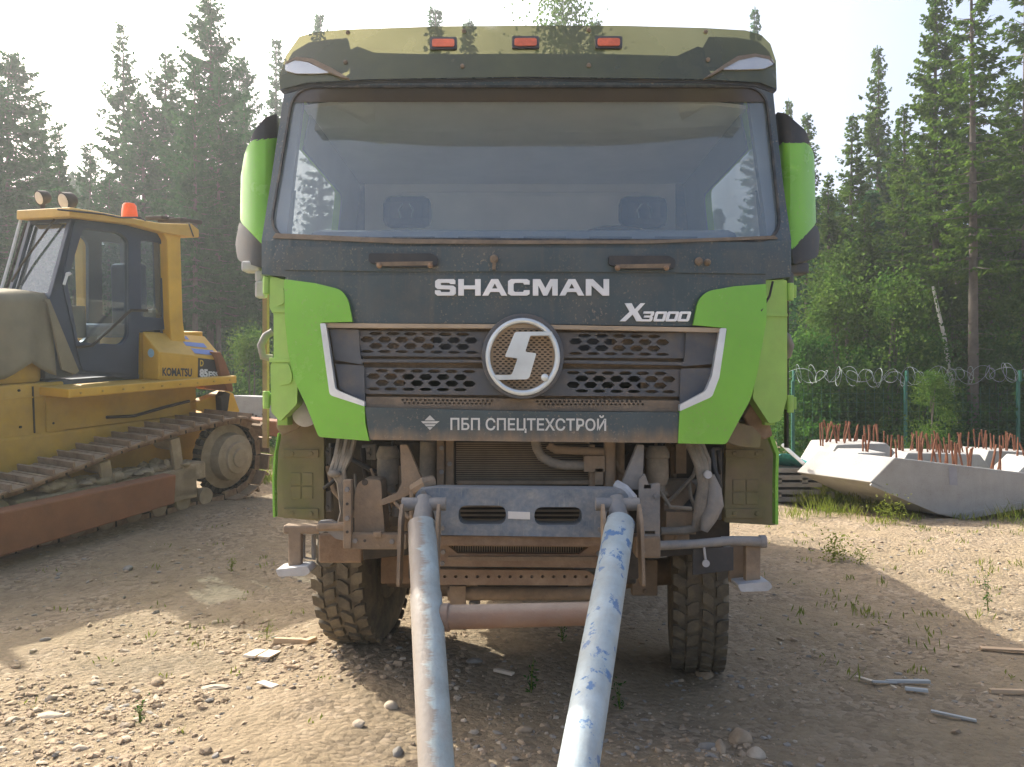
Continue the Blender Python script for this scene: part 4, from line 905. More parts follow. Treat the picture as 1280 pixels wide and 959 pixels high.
# ripper / rear gear
ds('rear_frame', [(282,452),(290,474),(292,490),(284,488),(276,470),(270,440),(276,440)], -.3, .6, D_rust, bevel=.01)
ds('ripper_arm', [(245,503),(284,488),(292,492),(300,515),(270,518),(246,512)], -.55, .15, Y_paint, bevel=.01)
ds('ripper_arm', [(276,495),(280,489),(288,492),(285,514),(277,514)], -.45, .1, D_dark, bevel=.01)
m = MB(); p_ = dz(300, 534, -1.2); m.box((-1.0,-1.3,p_.z), (.9,.35,.2)); m.box((-1.45,-1.3,p_.z), (.2,1.8,.22)); dl('ripper_beam', m, D_rust, bevel=.02)
m = MB(); m.box((-1.5,-1.3,.45), (.12,.08,.75), Matrix.Rotation(R(10), 3, 'Y')); dl('ripper_shank', m, D_rust, bevel=.01)
# --- cab
cv = -.62; cw = .72
side = [(90,270),(168,276),(203,290),(206,300),(208,412),(174,414),(173,474),(101,468),(92,450),(62,374)]
gl_door = rounded([(104,286),(150,292),(160,302),(160,420),(152,431),(98,428),(84,352)], 6)
gl_rear = rounded([(176,300),(202,304),(204,398),(177,396)], 3)
cs = ds('cab_side', side, cv, .06, D_cab, holes=[gl_door, gl_rear], bevel=.008)
v, f = sheet_geo(gl_door, dfn(cv-.02), 0, (), 60); link('door_glass', v, f, G_dz, cs)
v, f = sheet_geo(gl_rear, dfn(cv-.02), 0, (), 60); link('rear_quarter_glass', v, f, G_dz, cs)
ds('door_frame', rounded([(93,276),(156,281),(168,296),(168,468),(103,464),(78,352)], 6), cv+.02, .03, D_cab, cs, holes=[rounded([(103,285),(151,291),(161,301),(161,421),(152,432),(97,429),(83,352)], 6)], bevel=.006)
m = MB(); a = dz(80, 356, cv+.05); b = dz(84, 343, cv+.05); m.tube([a, b], .016, 6); m.tube([b, dz(87,342,cv+.02)], .02, 6); dl('door_handle', m, D_let, cs)
m = MB(); m.tube([dz(96,434,cv+.05),dz(115,432,cv+.08),dz(150,400,cv+.12),dz(163,388,cv+.14),dz(184,388,cv+.08)], .017, 6); dl('grab_rail', m, D_dark, cs)
m = MB(); m.ell(dz(190,395,cv-.15), (.16,.12,.10), jit=.12); dl('cloth_bundle', m, D_dark, cs)
# far side (copy of the outline through the cab), with openings
fo = [DMi @ dfn(cv)(x, y) for x, y in side]
def far(outline, holes):
    v, f = sheet_geo([(p.x, p.z) for p in outline], lambda a, b, t: Vector((a, cv-cw+t, b)), .05, holes, .5); return v, f
fd_ = [DMi @ dfn(cv)(x, y) for x, y in gl_door]; fr_ = [DMi @ dfn(cv)(x, y) for x, y in gl_rear]
v, f = far(fo, [[(p.x, p.z) for p in fd_], [(p.x, p.z) for p in fr_]]); link('far_cab_side', v, f, D_cab, DZ, world=False)
# front glass frame between y=cv and cv-cw ; corners by machine coordinates
ft, fb = dz(90, 272, cv), dz(62, 373, cv)
def fface(a, b, t): # a across 0..1, b down 0..1
    p = ft.lerp(fb, b); return DM @ Vector((p.x-t-.0, cv-a*cw, p.z))
fh = rounded([(.07,.06),(.93,.06),(.93,.93),(.07,.93)], .05)
v, f = sheet_geo([(0,0),(1,0),(1,1),(0,1)], fface, .05, [fh], 3); ff = link('front_frame', v, f, D_cab, DZ, bevel=.006)
v, f = sheet_geo(fh, lambda a, b, t: fface(a, b, .02), 0, (), 3); link('front_glass', v, f, G_dz, ff)
m = MB(); 
P3 = lambda a, b, o_=.04: DMi @ fface(a, b, -o_)
m.tube([P3(.95,.05),P3(.97,.8),P3(.99,.95)], .014, 6); m.tube([P3(.3,.02),P3(.75,.55),P3(.9,.8)], .012, 6); dl('wiper', m, D_dark, ff)
m = MB(); m.tube([P3(1.02,.0,.08),P3(1.0,.5,.08),P3(1.0,.95,.08)], .018, 6); dl('grab_bar', m, D_let, ff)
# rear wall, floor, seat
rt, rb = dz(205, 296, cv), dz(207, 470, cv)
m = MB(); m.box((rt.x+.02, cv-cw/2, (1.45+rt.z)/2-.55), (.04, cw-.1, 1.0)); m.box(((rb.x+fb.x)/2, cv-cw/2, zt+.02), (abs(fb.x-rb.x), cw-.14, .05)); m.box((fb.x-.12, cv-cw/2, zt+.42), (.3, cw-.14, .7)); dl('cab_interior', m, D_in)
for y_ in (cv-.08, cv-cw+.08):
    m = MB(); m.box((rt.x+.02, y_, (zt+rt.z)/2), (.08,.1,rt.z-zt)); dl('rear_pillar', m, D_cab)
sx_ = (rt.x+ft.x)/2-.15
m = MB(); m.box((sx_, cv-cw/2, zt+.55), (.5,.5,.15)); m.box((sx_-.22, cv-cw/2, zt+.95), (.14,.48,.75)); dl('driver_seat', m, material('blue_seat', (.05,.08,.15), .8), bevel=.04)
m = MB(); m.box((sx_+.55, cv-.35, zt+.65), (.25,.2,.35)); m.tube([(sx_+.5,cv-.35,zt+.8),(sx_+.5,cv-.33,zt+1.0)], .02, 6); dl('control_console', m, D_dark, bevel=.03)
# roof
r0, r1 = dz(48, 266, cv+.12), dz(249, 294, -.45)
ro = [(87,259),(120,264),(150,270),(200,279),(240,280),(249,287),(249,297),(240,297),(205,291),(168,281),(120,275),(87,271)]
rf = ds('roof', ro, cv+.14, .88, Y_roof, bevel=.012)
m = MB(); zz = dz(100, 268, cv+.1).z
# ROPS pillar
pst = ds('canopy_pillar', [(202,288),(228,290),(226,300),(229,400),(234,440),(216,440),(212,400),(209,300)], -.52, .16, Y_paint, bevel=.015)
m = MB(); m.box((dz(218,350,-.5).x, -2.05, (zt+zz)/2), (.22,.16,zz-zt)); dl('canopy_pillar', m, Y_paint, bevel=.015)
# lights, beacon
for px, py, v_, s_ in ((53,247,cv-.58,.8),(84,251,cv-.2,.95)):
    c = dz(px, py, v_); m = MB(); ax_ = Vector((.95,-.05,-.25)); m.lathe(c, ax_, [(-.10*s_,.05*s_),(-.06*s_,.085*s_),(.03*s_,.10*s_),(.05*s_,.10*s_)], 18); m.tube([c, c+Vector((0,0,-.22))], .025, 8)
    wl = dl('work_lamp', m, D_dark, rf, smooth=40)
    m = MB(); m.lathe(c, ax_, [(.046*s_,.088*s_),(.056*s_,.08*s_)], 18); dl('lamp_lens', m, M_plate, wl)
c = dz(162, 269, cv-.3); m = MB(); m.lathe(c+Vector((0,0,-.03)), (0,0,1), [(0,.09),(.04,.088),(.14,.075),(.165,.055),(.17,.02)], 20); dl('beacon', m, D_beacon, rf, smooth=40)
m = MB(); m.tube([dz(72,262,cv+.16), dz(130,268,cv+.17), dz(150,272,cv+.17), dz(175,272,cv+.17), dz(182,276,cv+.17)], .010, 5); m.tube([dz(236,279,cv+.17), dz(242,296,cv+.16)], .009, 5); dl('roof_cable', m, M_cable, rf)
c = dz(225, 279, cv-.45); m = MB(); m.box(c+Vector((0,0,.02)), (.35,.4,.05)); m.box(dz(200,276,cv-.6)+Vector((0,0,.03)), (.2,.3,.04)); dl('roof_hatch', m, D_dark, rf, bevel=.01)
# canvas over the hood: a thing of its own
cz = MB(); nx, ny = 34, 40
x0c, x1c = cabf-.02, cabf+2.1
g = []
wdt = 1.16
for i in range(nx):
    for j in range(ny):
        a = i/(nx-1); b = j/(ny-1); X = x0c+(x1c-x0c)*a
        per = b*(wdt+2*.78)
        sag = .015*math.sin(9*X+3*b)+.02*math.sin(23*X+7*b)*abs(b-.5)
        hang = .78+.07*math.sin(5*X)+.05*math.sin(13*X+1)
        k = (hang+.0)
        if b < .34: t = 1-b/.34; y_ = -.70+.05+.05*t+sag*1.6+.03*math.sin(X*17)*t; z_ = htop+.0-.02-k*t+.0
        elif b > .66: t = (b-.66)/.34; y_ = -1.90-.05*t-sag; z_ = htop-.02-k*t
        else: t = (b-.34)/.32; y_ = -.70+.05-t*1.25; z_ = htop+.03*math.sin(math.pi*t)+sag+.02
        g.append(Vector((X, y_, z_)))
fs = [(i*ny+j, i*ny+j+1, (i+1)*ny+j+1, (i+1)*ny+j) for i in range(nx-1) for j in range(ny-1)]
cmat = Matrix.Translation(DM @ Vector((cabf+1, -1.3, htop)))
ce = link('canvas_cover', [DM @ p for p in g], fs, D_canvas, None, origin=DM @ Vector((cabf+1, -1.3, htop)), smooth=60, label='faded brown canvas tarp draped over the engine hood of the bulldozer', cat='tarp')
so = ce.modifiers.new('thickness', 'SOLIDIFY'); so.thickness = .012
sl_ = link('canvas_flap', *sheet_geo([(62,374),(99,464),(94,468),(78,462),(60,380),(56,374)], dfn(cv+.05), .03, (), 40), D_canvas, ce, world=True)
print('DOZER', 'zt', zt, 'roof', zz, 'htop', htop, 'hull_top', hull_top, 'cabf', cabf, 'rear', rt.x, 'post', dz(218,350,-.5), 'shelf', s0, s1, 'arm', pa)
# ================================================================ GROUND
def ground_mat():
    m = bpy.data.materials.new('gravelly_dirt'); m.use_nodes = True; t = m.node_tree; N = t.nodes; L = t.links; b = N['Principled BSDF']
    b.inputs['Roughness'].default_value = .95; b.inputs['Specular IOR Level'].default_value = .2
    tc = N.new('ShaderNodeTexCoord')
    def noise(s, d=6, r=.6):
        n = N.new('ShaderNodeTexNoise'); n.inputs['Scale'].default_value = s; n.inputs['Detail'].default_value = d; n.inputs['Roughness'].default_value = r; L.new(tc.outputs['Object'], n.inputs[0]); return n
    def ramp(src, pts):
        r = N.new('ShaderNodeValToRGB'); L.new(src, r.inputs[0]); e = r.color_ramp.elements
        while len(e) < len(pts): e.new(.5)
        for i, (p, c) in enumerate(pts): e[i].position = p; e[i].color = (*c, 1)
        return r.outputs[0]
    def mix(f, a, bb, mode='MIX'):
        x = N.new('ShaderNodeMix'); x.data_type = 'RGBA'; x.blend_type = mode
        if isinstance(f, float): x.inputs[0].default_value = f
        else: L.new(f, x.inputs[0])
        for s, v in ((x.inputs[6], a), (x.inputs[7], bb)):
            if isinstance(v, tuple): s.default_value = (*v, 1)
            else: L.new(v, s)
        return x.outputs[2]
    big = ramp(noise(.55, 5).outputs[0], [(.3,(.235,.180,.112)),(.5,(.305,.236,.150)),(.7,(.345,.260,.155))])
    med = ramp(noise(7, 8, .7).outputs[0], [(.32,(.16,.12,.08)),(.5,(.295,.228,.145)),(.7,(.39,.305,.20))])
    c = mix(.55, big, med)
    vo = N.new('ShaderNodeTexVoronoi'); vo.inputs['Scale'].default_value = 26; vo.inputs['Randomness'].default_value = 1; L.new(tc.outputs['Object'], vo.inputs[0])
    sc = ramp(vo.outputs['Color'], [(.15,(.14,.11,.08)),(.5,(.31,.235,.155)),(.85,(.46,.37,.27))])
    msk = ramp(noise(1.3, 4).outputs[0], [(.40,(0,0,0)),(.62,(1,1,1))])
    mm = N.new('ShaderNodeMath'); mm.operation = 'MULTIPLY'; L.new(msk, mm.inputs[0]); mm.inputs[1].default_value = .6
    c = mix(mm.outputs[0], c, sc)
    # darker ground patch with its own ragged outline
    vm = N.new('ShaderNodeVectorMath'); vm.operation = 'SUBTRACT'; L.new(tc.outputs['Object'], vm.inputs[0]); vm.inputs[1].default_value = (-2.15, 5.05, 0)
    v2 = N.new('ShaderNodeVectorMath'); v2.operation = 'MULTIPLY'; L.new(vm.outputs[0], v2.inputs[0]); v2.inputs[1].default_value = (1.5, 3.2, 0)
    ln = N.new('ShaderNodeVectorMath'); ln.operation = 'LENGTH'; L.new(v2.outputs[0], ln.inputs[0])
    a2_ = N.new('ShaderNodeMath'); a2_.operation = 'ADD'; L.new(ln.outputs['Value'], a2_.inputs[0]); L.new(noise(5, 6, .7).outputs[0], a2_.inputs[1])
    mr_ = N.new('ShaderNodeMapRange'); L.new(a2_.outputs[0], mr_.inputs[0]); mr_.inputs[1].default_value = 1.7; mr_.inputs[2].default_value = .9; mr_.inputs[3].default_value = 0; mr_.inputs[4].default_value = .35
    c = mix(mr_.outputs[0], c, (.13,.115,.08))
    L.new(c, b.inputs['Base Color'])
    ad = N.new('ShaderNodeMath'); ad.operation = 'ADD'; L.new(noise(38, 8, .7).outputs[0], ad.inputs[0])
    ml = N.new('ShaderNodeMath'); ml.operation = 'MULTIPLY'; L.new(vo.outputs['Distance'], ml.inputs[0]); ml.inputs[1].default_value = -.8; L.new(ml.outputs[0], ad.inputs[1])
    bp = N.new('ShaderNodeBump'); bp.inputs['Strength'].default_value = .8; bp.inputs['Distance'].default_value = .03; L.new(ad.outputs[0], bp.inputs['Height']); L.new(bp.outputs[0], b.inputs['Normal'])
    return m
GM = ground_mat()
def axis(a, b, fine, far, steps):
    core = np.arange(a, b+fine/2, fine); lo = a-np.cumsum(np.geomspace(fine*2, far, steps)); hi = b+np.cumsum(np.geomspace(fine*2, far, steps)); return np.concatenate([lo[::-1], core, hi])
xs = axis(-7, 7.5, .045, 90, 22); ys = axis(1.5, 13.5, .045, 90, 22)
rng = np.random.default_rng(3)
def vnoise(x, y, s, seed):
    r = np.random.default_rng(seed); T = r.random((256, 256)); xf = x*s+1000; yf = y*s+1000; xi = np.floor(xf).astype(int); yi = np.floor(yf).astype(int); fx = xf-xi; fy = yf-yi
    fx = fx*fx*(3-2*fx); fy = fy*fy*(3-2*fy); g = lambda i, j: T[i % 256, j % 256]
    return (g(xi, yi)*(1-fx)+g(xi+1, yi)*fx)*(1-fy)+(g(xi, yi+1)*(1-fx)+g(xi+1, yi+1)*fx)*fy-.5
XX, YY = np.meshgrid(xs, ys, indexing='ij')
def rough(x, y):
    near = sstep(40, 15, np.hypot(x, y))
    z = near*(.05*vnoise(x, y, 1.1, 1)+.035*vnoise(x, y, 2.7, 2)+.018*vnoise(x, y, 6.5, 4)+.012*vnoise(x, y, 14, 5))
    mound = np.exp(-(((x-.95)/.7)**2+((y-3.5)/.7)**2)); z = z+mound*(.06*np.abs(vnoise(x, y, 9, 6)))
    lf = sstep(.5, -1.5, x)*sstep(6, 4, y); return z+lf*.025*np.abs(vnoise(x, y, 11, 8))
ZZ = ground_z(XX, YY)+rough(XX, YY)
def gzr(x, y): return float(ground_z(x, y)+rough(np.array(x), np.array(y)))
def grid_obj(name, XX, YY, ZZ, mat, **k):
    n, m_ = XX.shape; me = bpy.data.meshes.new(name); V = np.stack([XX, YY, ZZ], -1).reshape(-1, 3)
    idx = np.arange(n*m_).reshape(n, m_); Q = np.stack([idx[:-1,:-1], idx[1:,:-1], idx[1:,1:], idx[:-1,1:]], -1).reshape(-1, 4)
    fill(me, V, Q); me.materials.append(mat); o = bpy.data.objects.new(name, me); col.objects.link(o); tag(o, **k); return o
def fill(me, V, Q, smooth=True):
    k = Q.shape[1]; me.vertices.add(len(V)); me.vertices.foreach_set('co', np.ascontiguousarray(V, dtype=np.float32).ravel())
    me.loops.add(Q.size); me.loops.foreach_set('vertex_index', np.ascontiguousarray(Q, dtype=np.int32).ravel())
    me.polygons.add(len(Q)); me.polygons.foreach_set('loop_start', np.arange(0, Q.size, k, dtype=np.int32)); me.polygons.foreach_set('loop_total', np.full(len(Q), k, dtype=np.int32))
    me.update(calc_edges=True); me.polygons.foreach_set('use_smooth', np.full(len(Q), smooth))
grid_obj('ground', XX, YY, ZZ, GM, kind='structure')
# ---- loose gravel: many small angular stones
S_mats = [material('stone_tan', (.35,.26,.17), .95, var=.25, scale=14, bump=.3), material('stone_grey', (.26,.235,.20), .95, var=.25, scale=14, bump=.3), material('stone_pale', (.47,.385,.285), .95, var=.2, scale=14, bump=.3)]
def stone_shape(r_, flat=.5):
    v = []; 
    phi = (1+5**.5)/2; ico = [(-1,phi,0),(1,phi,0),(-1,-phi,0),(1,-phi,0),(0,-1,phi),(0,1,phi),(0,-1,-phi),(0,1,-phi),(phi,0,-1),(phi,0,1),(-phi,0,-1),(-phi,0,1)]
    F_ = [(0,11,5),(0,5,1),(0,1,7),(0,7,10),(0,10,11),(1,5,9),(5,11,4),(11,10,2),(10,7,6),(7,1,8),(3,9,4),(3,4,2),(3,2,6),(3,6,8),(3,8,9),(4,9,5),(2,4,11),(6,2,10),(8,6,7),(9,8,1)]
    a = random.uniform(.6, 1.25); 
    for p in ico: j = random.uniform(.62, 1.15)/1.9; v.append((p[0]*j*r_*a, p[1]*j*r_/a, p[2]*j*r_*flat))
    return np.array(v), np.array(F_)
def gravel(name, mat, n, region, rmin, rmax, power, seed):
    r = np.random.default_rng(seed); random.seed(seed); shapes = [stone_shape(1, random.uniform(.35,.75)) for _ in range(14)]
    Vs = []; Fs = []; base = 0; c = 0
    while c < n:
        x, y = region(r)
        if vnoise(np.array(x), np.array(y), 1.6, 21)+.45 < r.random()*.95: continue
        rad = rmin*(rmax/rmin)**(r.random()**power); sv, sf = shapes[r.integers(len(shapes))]
        a = r.random()*6.28; ca, sa = math.cos(a), math.sin(a); v = sv*rad; v = np.stack([v[:,0]*ca-v[:,1]*sa+x, v[:,0]*sa+v[:,1]*ca+y, v[:,2]+gzr(x, y)+rad*.12], 1)
        Vs.append(v); Fs.append(sf+base); base += len(v); c += 1
    me = bpy.data.meshes.new(name); fill(me, np.concatenate(Vs), np.concatenate(Fs), False); me.materials.append(mat)
    o = bpy.data.objects.new(name, me); col.objects.link(o); tag(o, 'loose crushed stone scattered over the dirt yard', 'gravel', kind='stuff'); return o
def reg_near(r):
    y = 2.6+9*r.random()**1.9; x = (r.random()*2-1)*(y*.66+.2); return x, y
def reg_left(r):
    y = 2.6+3.5*r.random()**1.4; x = -.3-(y*.62)*r.random(); return x, y
gravel('gravel', S_mats[0], 7000, reg_near, .005, .030, 3.0, 31)
gravel('gravel', S_mats[1], 3600, reg_near, .005, .026, 3.0, 32)
gravel('gravel', S_mats[2], 1500, reg_near, .005, .024, 3.0, 33)
gravel('gravel', S_mats[0], 4200, reg_left, .006, .034, 2.6, 34)
gravel('gravel', S_mats[2], 600, reg_left, .007, .036, 2.2, 35)
# ---- single stones and scraps one can point at
def gp(px, py):                                        # ground point under a photo pixel
    Y = 8.
    for _ in range(25):
        X = (px-CX)/F*Y; Y = (CH-gz(X, Y))*F/(py-HY)
    return Vector(((px-CX)/F*Y, Y, gzr((px-CX)/F*Y, Y)))
random.seed(11)
for px, py, w_, h_, mi, lab in ((592,830,36,10,1,'flat grey stone slab lying behind the cross pipe of the tow bar'), (655,918,34,16,0,'reddish brown rock between the two tow bar pipes'),
    (488,888,26,18,2,'pale angular stone just left of the rust streaked tow bar pipe'), (448,916,26,14,2,'low pale stone on the mound left of the tow bar'), (497,946,26,16,1,'grey stone at the lower picture edge beside the left pipe'),
    (57,797,20,9,1,'small square grey stone in the shade at the left edge'), (193,730,20,10,0,'rounded brown stone alone in the shade left of the truck'), (160,713,22,12,1,'pale grey rock in the shade behind the rounded brown stone'),
    (270,860,46,7,2,'long whitish sliver of rock in the sunlit gravel'), (60,895,62,14,2,'broad pale rock half buried in the lower left gravel'), (196,858,26,18,0,'brown rock beside the dark patch on the left'),
    (882,846,50,22,0,'rounded tan rock wedged against the right front tyre'), (100,940,26,12,2,'pale stone near the lower left corner'), (925,925,40,30,0,'yellow clay lump on the dirt mound'), (900,940,36,26,0,'ochre clod in front of the dirt mound'), (885,938,30,22,1,'greenish grey rock on the dirt mound'),
    (270,778,18,8,2,'small white stone in the patch of sun'), (945,945,44,24,2,'large pale block at the foot of the dirt mound'), (1095,790,20,10,0,'small tan stone right of the scattered sticks')):
    p = gp(px, py); s_ = p.y/F; V, Fc = stone_shape(1, 1); V = V*np.array([w_*s_*.5, max(w_*.35, h_*.9)*s_*.6, h_*s_*.5]); m = MB(); m.add([Vector(v) for v in V], [tuple(int(i) for i in f) for f in Fc])
    o = link('stone', m.v, m.f, S_mats[mi], None); o.location = p+Vector((0,0,h_*s_*.06)); o.rotation_euler.z = random.uniform(-.3,.3); tag(o, lab, 'stone')
    b = o.modifiers.new('bevel', 'BEVEL'); b.width = .012; b.segments = 3
W_pale = material('pale_wood_scrap', (.62,.52,.40), .85, var=.15, scale=9); W_tan = material('tan_wood_scrap', (.48,.34,.21), .85, var=.15, scale=9); W_grey = material('grey_wood_scrap', (.40,.40,.38), .85, var=.15, scale=9)
for px, py, w_, d_, h_, az, mt_, lab in ((319,823,.085,.14,.012,-15,W_pale,'left one of two small pale wood tiles lying side by side'), (336,824,.085,.14,.012,-15,W_pale,'right one of two small pale wood tiles lying side by side'),
    (362,809,.20,.04,.03,-4,W_tan,'short tan batten lying beside the wood tiles'), (387,809,.05,.09,.025,-25,W_tan,'small wooden offcut at the end of the tan batten'), (335,861,.13,.055,.01,-35,W_pale,'white splinter of wood in the left gravel'),
    (630,842,.13,.03,.015,-35,W_pale,'broken pale stick in the shade between the tow bar pipes'), (1082,850,.13,.02,.015,-55,W_pale,'short white stick, leftmost of the scattered sticks'), (1135,855,.26,.03,.015,0,W_grey,'long grey stick in the middle of the scattered sticks'),
    (1145,870,.12,.025,.015,-20,W_grey,'dark grey stick just below the long grey stick'), (1192,901,.22,.02,.015,-40,W_grey,'thin grey stick nearest the camera on the right'), (1256,818,.30,.05,.015,-12,W_tan,'weathered board scrap at the right edge'), (1105,855,.14,.02,.012,-8,W_grey,'thin stick touching the short white stick'), (1265,870,.25,.03,.02,-5,W_tan,'brown stick at the far right of the dirt')):
    p = gp(px, py); m = MB(); m.box((0,0,0), (w_,d_,h_), Matrix.Rotation(R(az), 3, 'Z'))
    for q in m.v: q += Vector((random.uniform(-.004,.004), random.uniform(-.006,.006), random.uniform(-.002,.002)))
    o = link('wood_scrap', m.v, m.f, mt_, None, bevel=.002); o.location = p+Vector((0,0,h_*.5+.012)); tag(o, lab, 'wood scrap')

# ================================================================ FOUNDATION BLOCKS
C_con = material('pale_concrete', (.38,.37,.345), .9, dust=.5, dcol=(.27,.24,.20), scale=3, var=.12, bump=.35, streak=.35, specks=.6, scol=(.16,.15,.13), sscale=60)
C_rebar = material('rebar_rust', (.20,.078,.038), .9, var=.3, scale=15)
def block(face_px, Yf, depth_vec, label, rebars, shadow_line=True, name='foundation_block'):
    """prism: a front outline at distance Yf pushed back by depth_vec"""
    pts = [P(x, y, Yf) for x, y in face_px]; o0 = Vector((sum(p.x for p in pts)/len(pts), Yf, min(p.z for p in pts)))
    root = empty(name, o0, label=label, cat='concrete block', group='concrete foundation blocks with rebar')
    n = len(pts); v = pts+[p+Vector(depth_vec) for p in pts]; f = [tuple(range(n)), tuple(range(2*n-1, n-1, -1))]+[(i,(i+1)%n,n+(i+1)%n,n+i) for i in range(n)]
    link('slab', v, f, C_con, root, bevel=.015)
    for (px, py, h_, back) in rebars:
        b = P(px, py, Yf)+Vector(depth_vec)*back; m = MB(); lx = random.choice([random.uniform(-.03,.03), random.uniform(-.10,.10)])
        m.tube([b-Vector((0,0,.05)), b+Vector((lx*.5,0,h_*.5)), b+Vector((lx,random.uniform(-.03,.03),h_))], .015, 6); link('rebar', m.v, m.f, C_rebar, root)
    return root
random.seed(5)
def bars(x0, y0, x1, y1, n, h=.30, back=(.1,.8)):
    n = int(n*2.2); h = min(h, .34)*.9
    return [(x0+(x1-x0)*k/max(1,n-1)+random.uniform(-5,5), y0+(y1-y0)*k/max(1,n-1), h*random.uniform(.8,1.15), random.uniform(*back)) for k in range(n)]
B1 = block([(1088,603),(1119,572),(1340,598),(1340,625),(1208,650),(1172,643)], 11.2, (-.55,1.3,.02), 'nearest large concrete block with a pointed belly and rust rods', bars(1150,573,1290,590,12))
sheet('belly_groove', [(1090,604),(1175,639),(1208,641),(1340,616),(1340,619),(1208,644),(1173,642.5),(1088,607)], on(lambda x, y: 11.19), .03, C_con, B1, step=200)
sheet('dark_stain', [(1186,583),(1196,584),(1197,607),(1187,606)], on(lambda x, y: 11.194), .006, material('grey_stain', (.30,.30,.32), .9), B1, step=200)
B2 = block([(1022,596),(1046,556),(1108,554),(1120,566),(1098,588),(1050,612)], 13.0, (.1,1.4,0), 'pale concrete block lying behind the left end of the nearest block', bars(1040,556,1110,556,11, .4))
B3 = block([(1120,590),(1135,566),(1225,568),(1238,585),(1215,610)], 13.6, (.1,1.2,.0), 'grey concrete block in the middle row of the pile', bars(1130,566,1220,568,13, .42))
B4 = block([(1222,600),(1236,563),(1300,566),(1320,590),(1290,612)], 14.5, (.1,1.2,0), 'whitish concrete block at the back right of the pile', bars(1236,564,1300,566,9, .42))
B5 = block([(1262,600),(1290,574),(1400,584),(1400,640),(1300,634)], 11.6, (.3,1.1,.0), 'concrete block cut off by the right edge of the picture', bars(1290,580,1340,582,4), name='foundation_block')
B6 = block([(1050,594),(1072,566),(1108,566),(1092,602),(1086,606)], 11.9, (.1,1.0,.0), 'small bright concrete slab leaning beside the pointed block', [])
# slab + pile behind the bulldozer
m = MB(); a = P(296, 525, 15); b = P(350, 492, 15); pv = [P(285,494,15),P(345,497,15),P(345,526,15),P(300,526,15)]; m.add(pv+[p+Vector((0,1.5,0)) for p in pv], [(0,1,2,3),(7,6,5,4),(0,4,5,1),(1,5,6,2),(2,6,7,3),(3,7,4,0)])
cw_ = m.build('concrete_slab', C_con, None, origin=P(315,526,15), bevel=.02, label='light concrete slab seen between the bulldozer and the truck', cat='concrete slab')
m = MB()
for k in range(9): m.pbox(302+k*4.2, 517+(k%3)*2, 304+k*4.2, 519.5+(k%3)*2, 14.97, .02)
m.build('dark_marks', M_darkgap, cw_)
# tarp and pallet heap right of the truck
m = MB(); random.seed(2)
for k in range(5): p = P(975+k*2, 604-k*8, 12.8); m.box((p.x+.1, 13.2, gz(p.x, 13)+.08+k*.11), (.95,.9,.07))
for q in range(6): m.box((4.05+(q%3)*.4, 12.8, gz(4,13)+.14+(q//3)*.22), (.09,.1,.09))
m.build('pallet_stack', material('grey_pallet_wood', (.26,.24,.21), .9, dust=.3), None, origin=(4.2,13,gz(4.2,13)), label='stack of weathered grey pallets beside the truck under a teal sheet', cat='pallets')
tv = []; tf = []
for i in range(13):
    for j in range(11): a = i/12; b = j/10; tv.append(Vector((3.85+a*.95, 12.75+b*.8, gz(4.2,13)+.64+.14*math.sin(a*5+b*3)*random.uniform(.5,1)-.35*max(0,a-.72)*2)))
tf = [(i*11+j, i*11+j+1, (i+1)*11+j+1, (i+1)*11+j) for i in range(12) for j in range(10)]
to = link('tarpaulin', tv, tf, material('teal_tarp', (.06,.30,.27), .5, var=.3, scale=5), None, origin=(4.2,13,.7), label='crumpled teal sheet on the pallets right of the truck', cat='tarp'); so = to.modifiers.new('t','SOLIDIFY'); so.thickness = .01
m = MB(); m.tube([P(978,556,12.6), P(1005,580,12.3)], .028, 8); m.build('white_pipe', material('white_plastic', (.55,.55,.53), .4), None, origin=P(990,570,12.4), label='short white pipe leaning on the teal sheet', cat='pipe')

# ================================================================ FENCE
FY = 19.0
G_f = material('green_fence_paint', (.02,.12,.085), .5); G_wire = material('razor_wire', (.24,.28,.28), .6, .2)
fc = empty('wire_fence', (9, FY, .3), label='green wire mesh fence with coiled razor wire in front of the trees', cat='fence')
zg = gz(8, FY)
for x in np.arange(3.8, 19, 2.55):
    m = MB(); m.box((x,FY,zg+1.0), (.06,.06,2.0)); m.box((x,FY-.06,zg+2.1), (.04,.10,.25)); m.build('fence_post', G_f, fc)
m = MB()
for x in np.arange(3.8, 19, .2): m.box((x,FY,zg+.95), (.004,.004,1.8))
for z in np.arange(.1, 1.9, .2): m.box((11.4,FY-.006,zg+z), (15.2,.004,.004))
m.build('mesh_panel', G_f, fc)
for s_ in range(2):
    pts = []; 
    for k in range(1400): t = k/30*2*math.pi*(1 if s_ else -1)+s_; pts.append((3.8+k*.0109+.14*math.sin(t*.37)+.08*math.sin(t*.71+s_), FY+.24*math.cos(t), zg+2.12+(.17+.06*math.sin(t*.43+2*s_))*math.sin(t)+.05*math.sin(k*.011)))
    m = MB(); m.tube(pts, .006, 4); m.build('razor_coil', G_wire, fc)

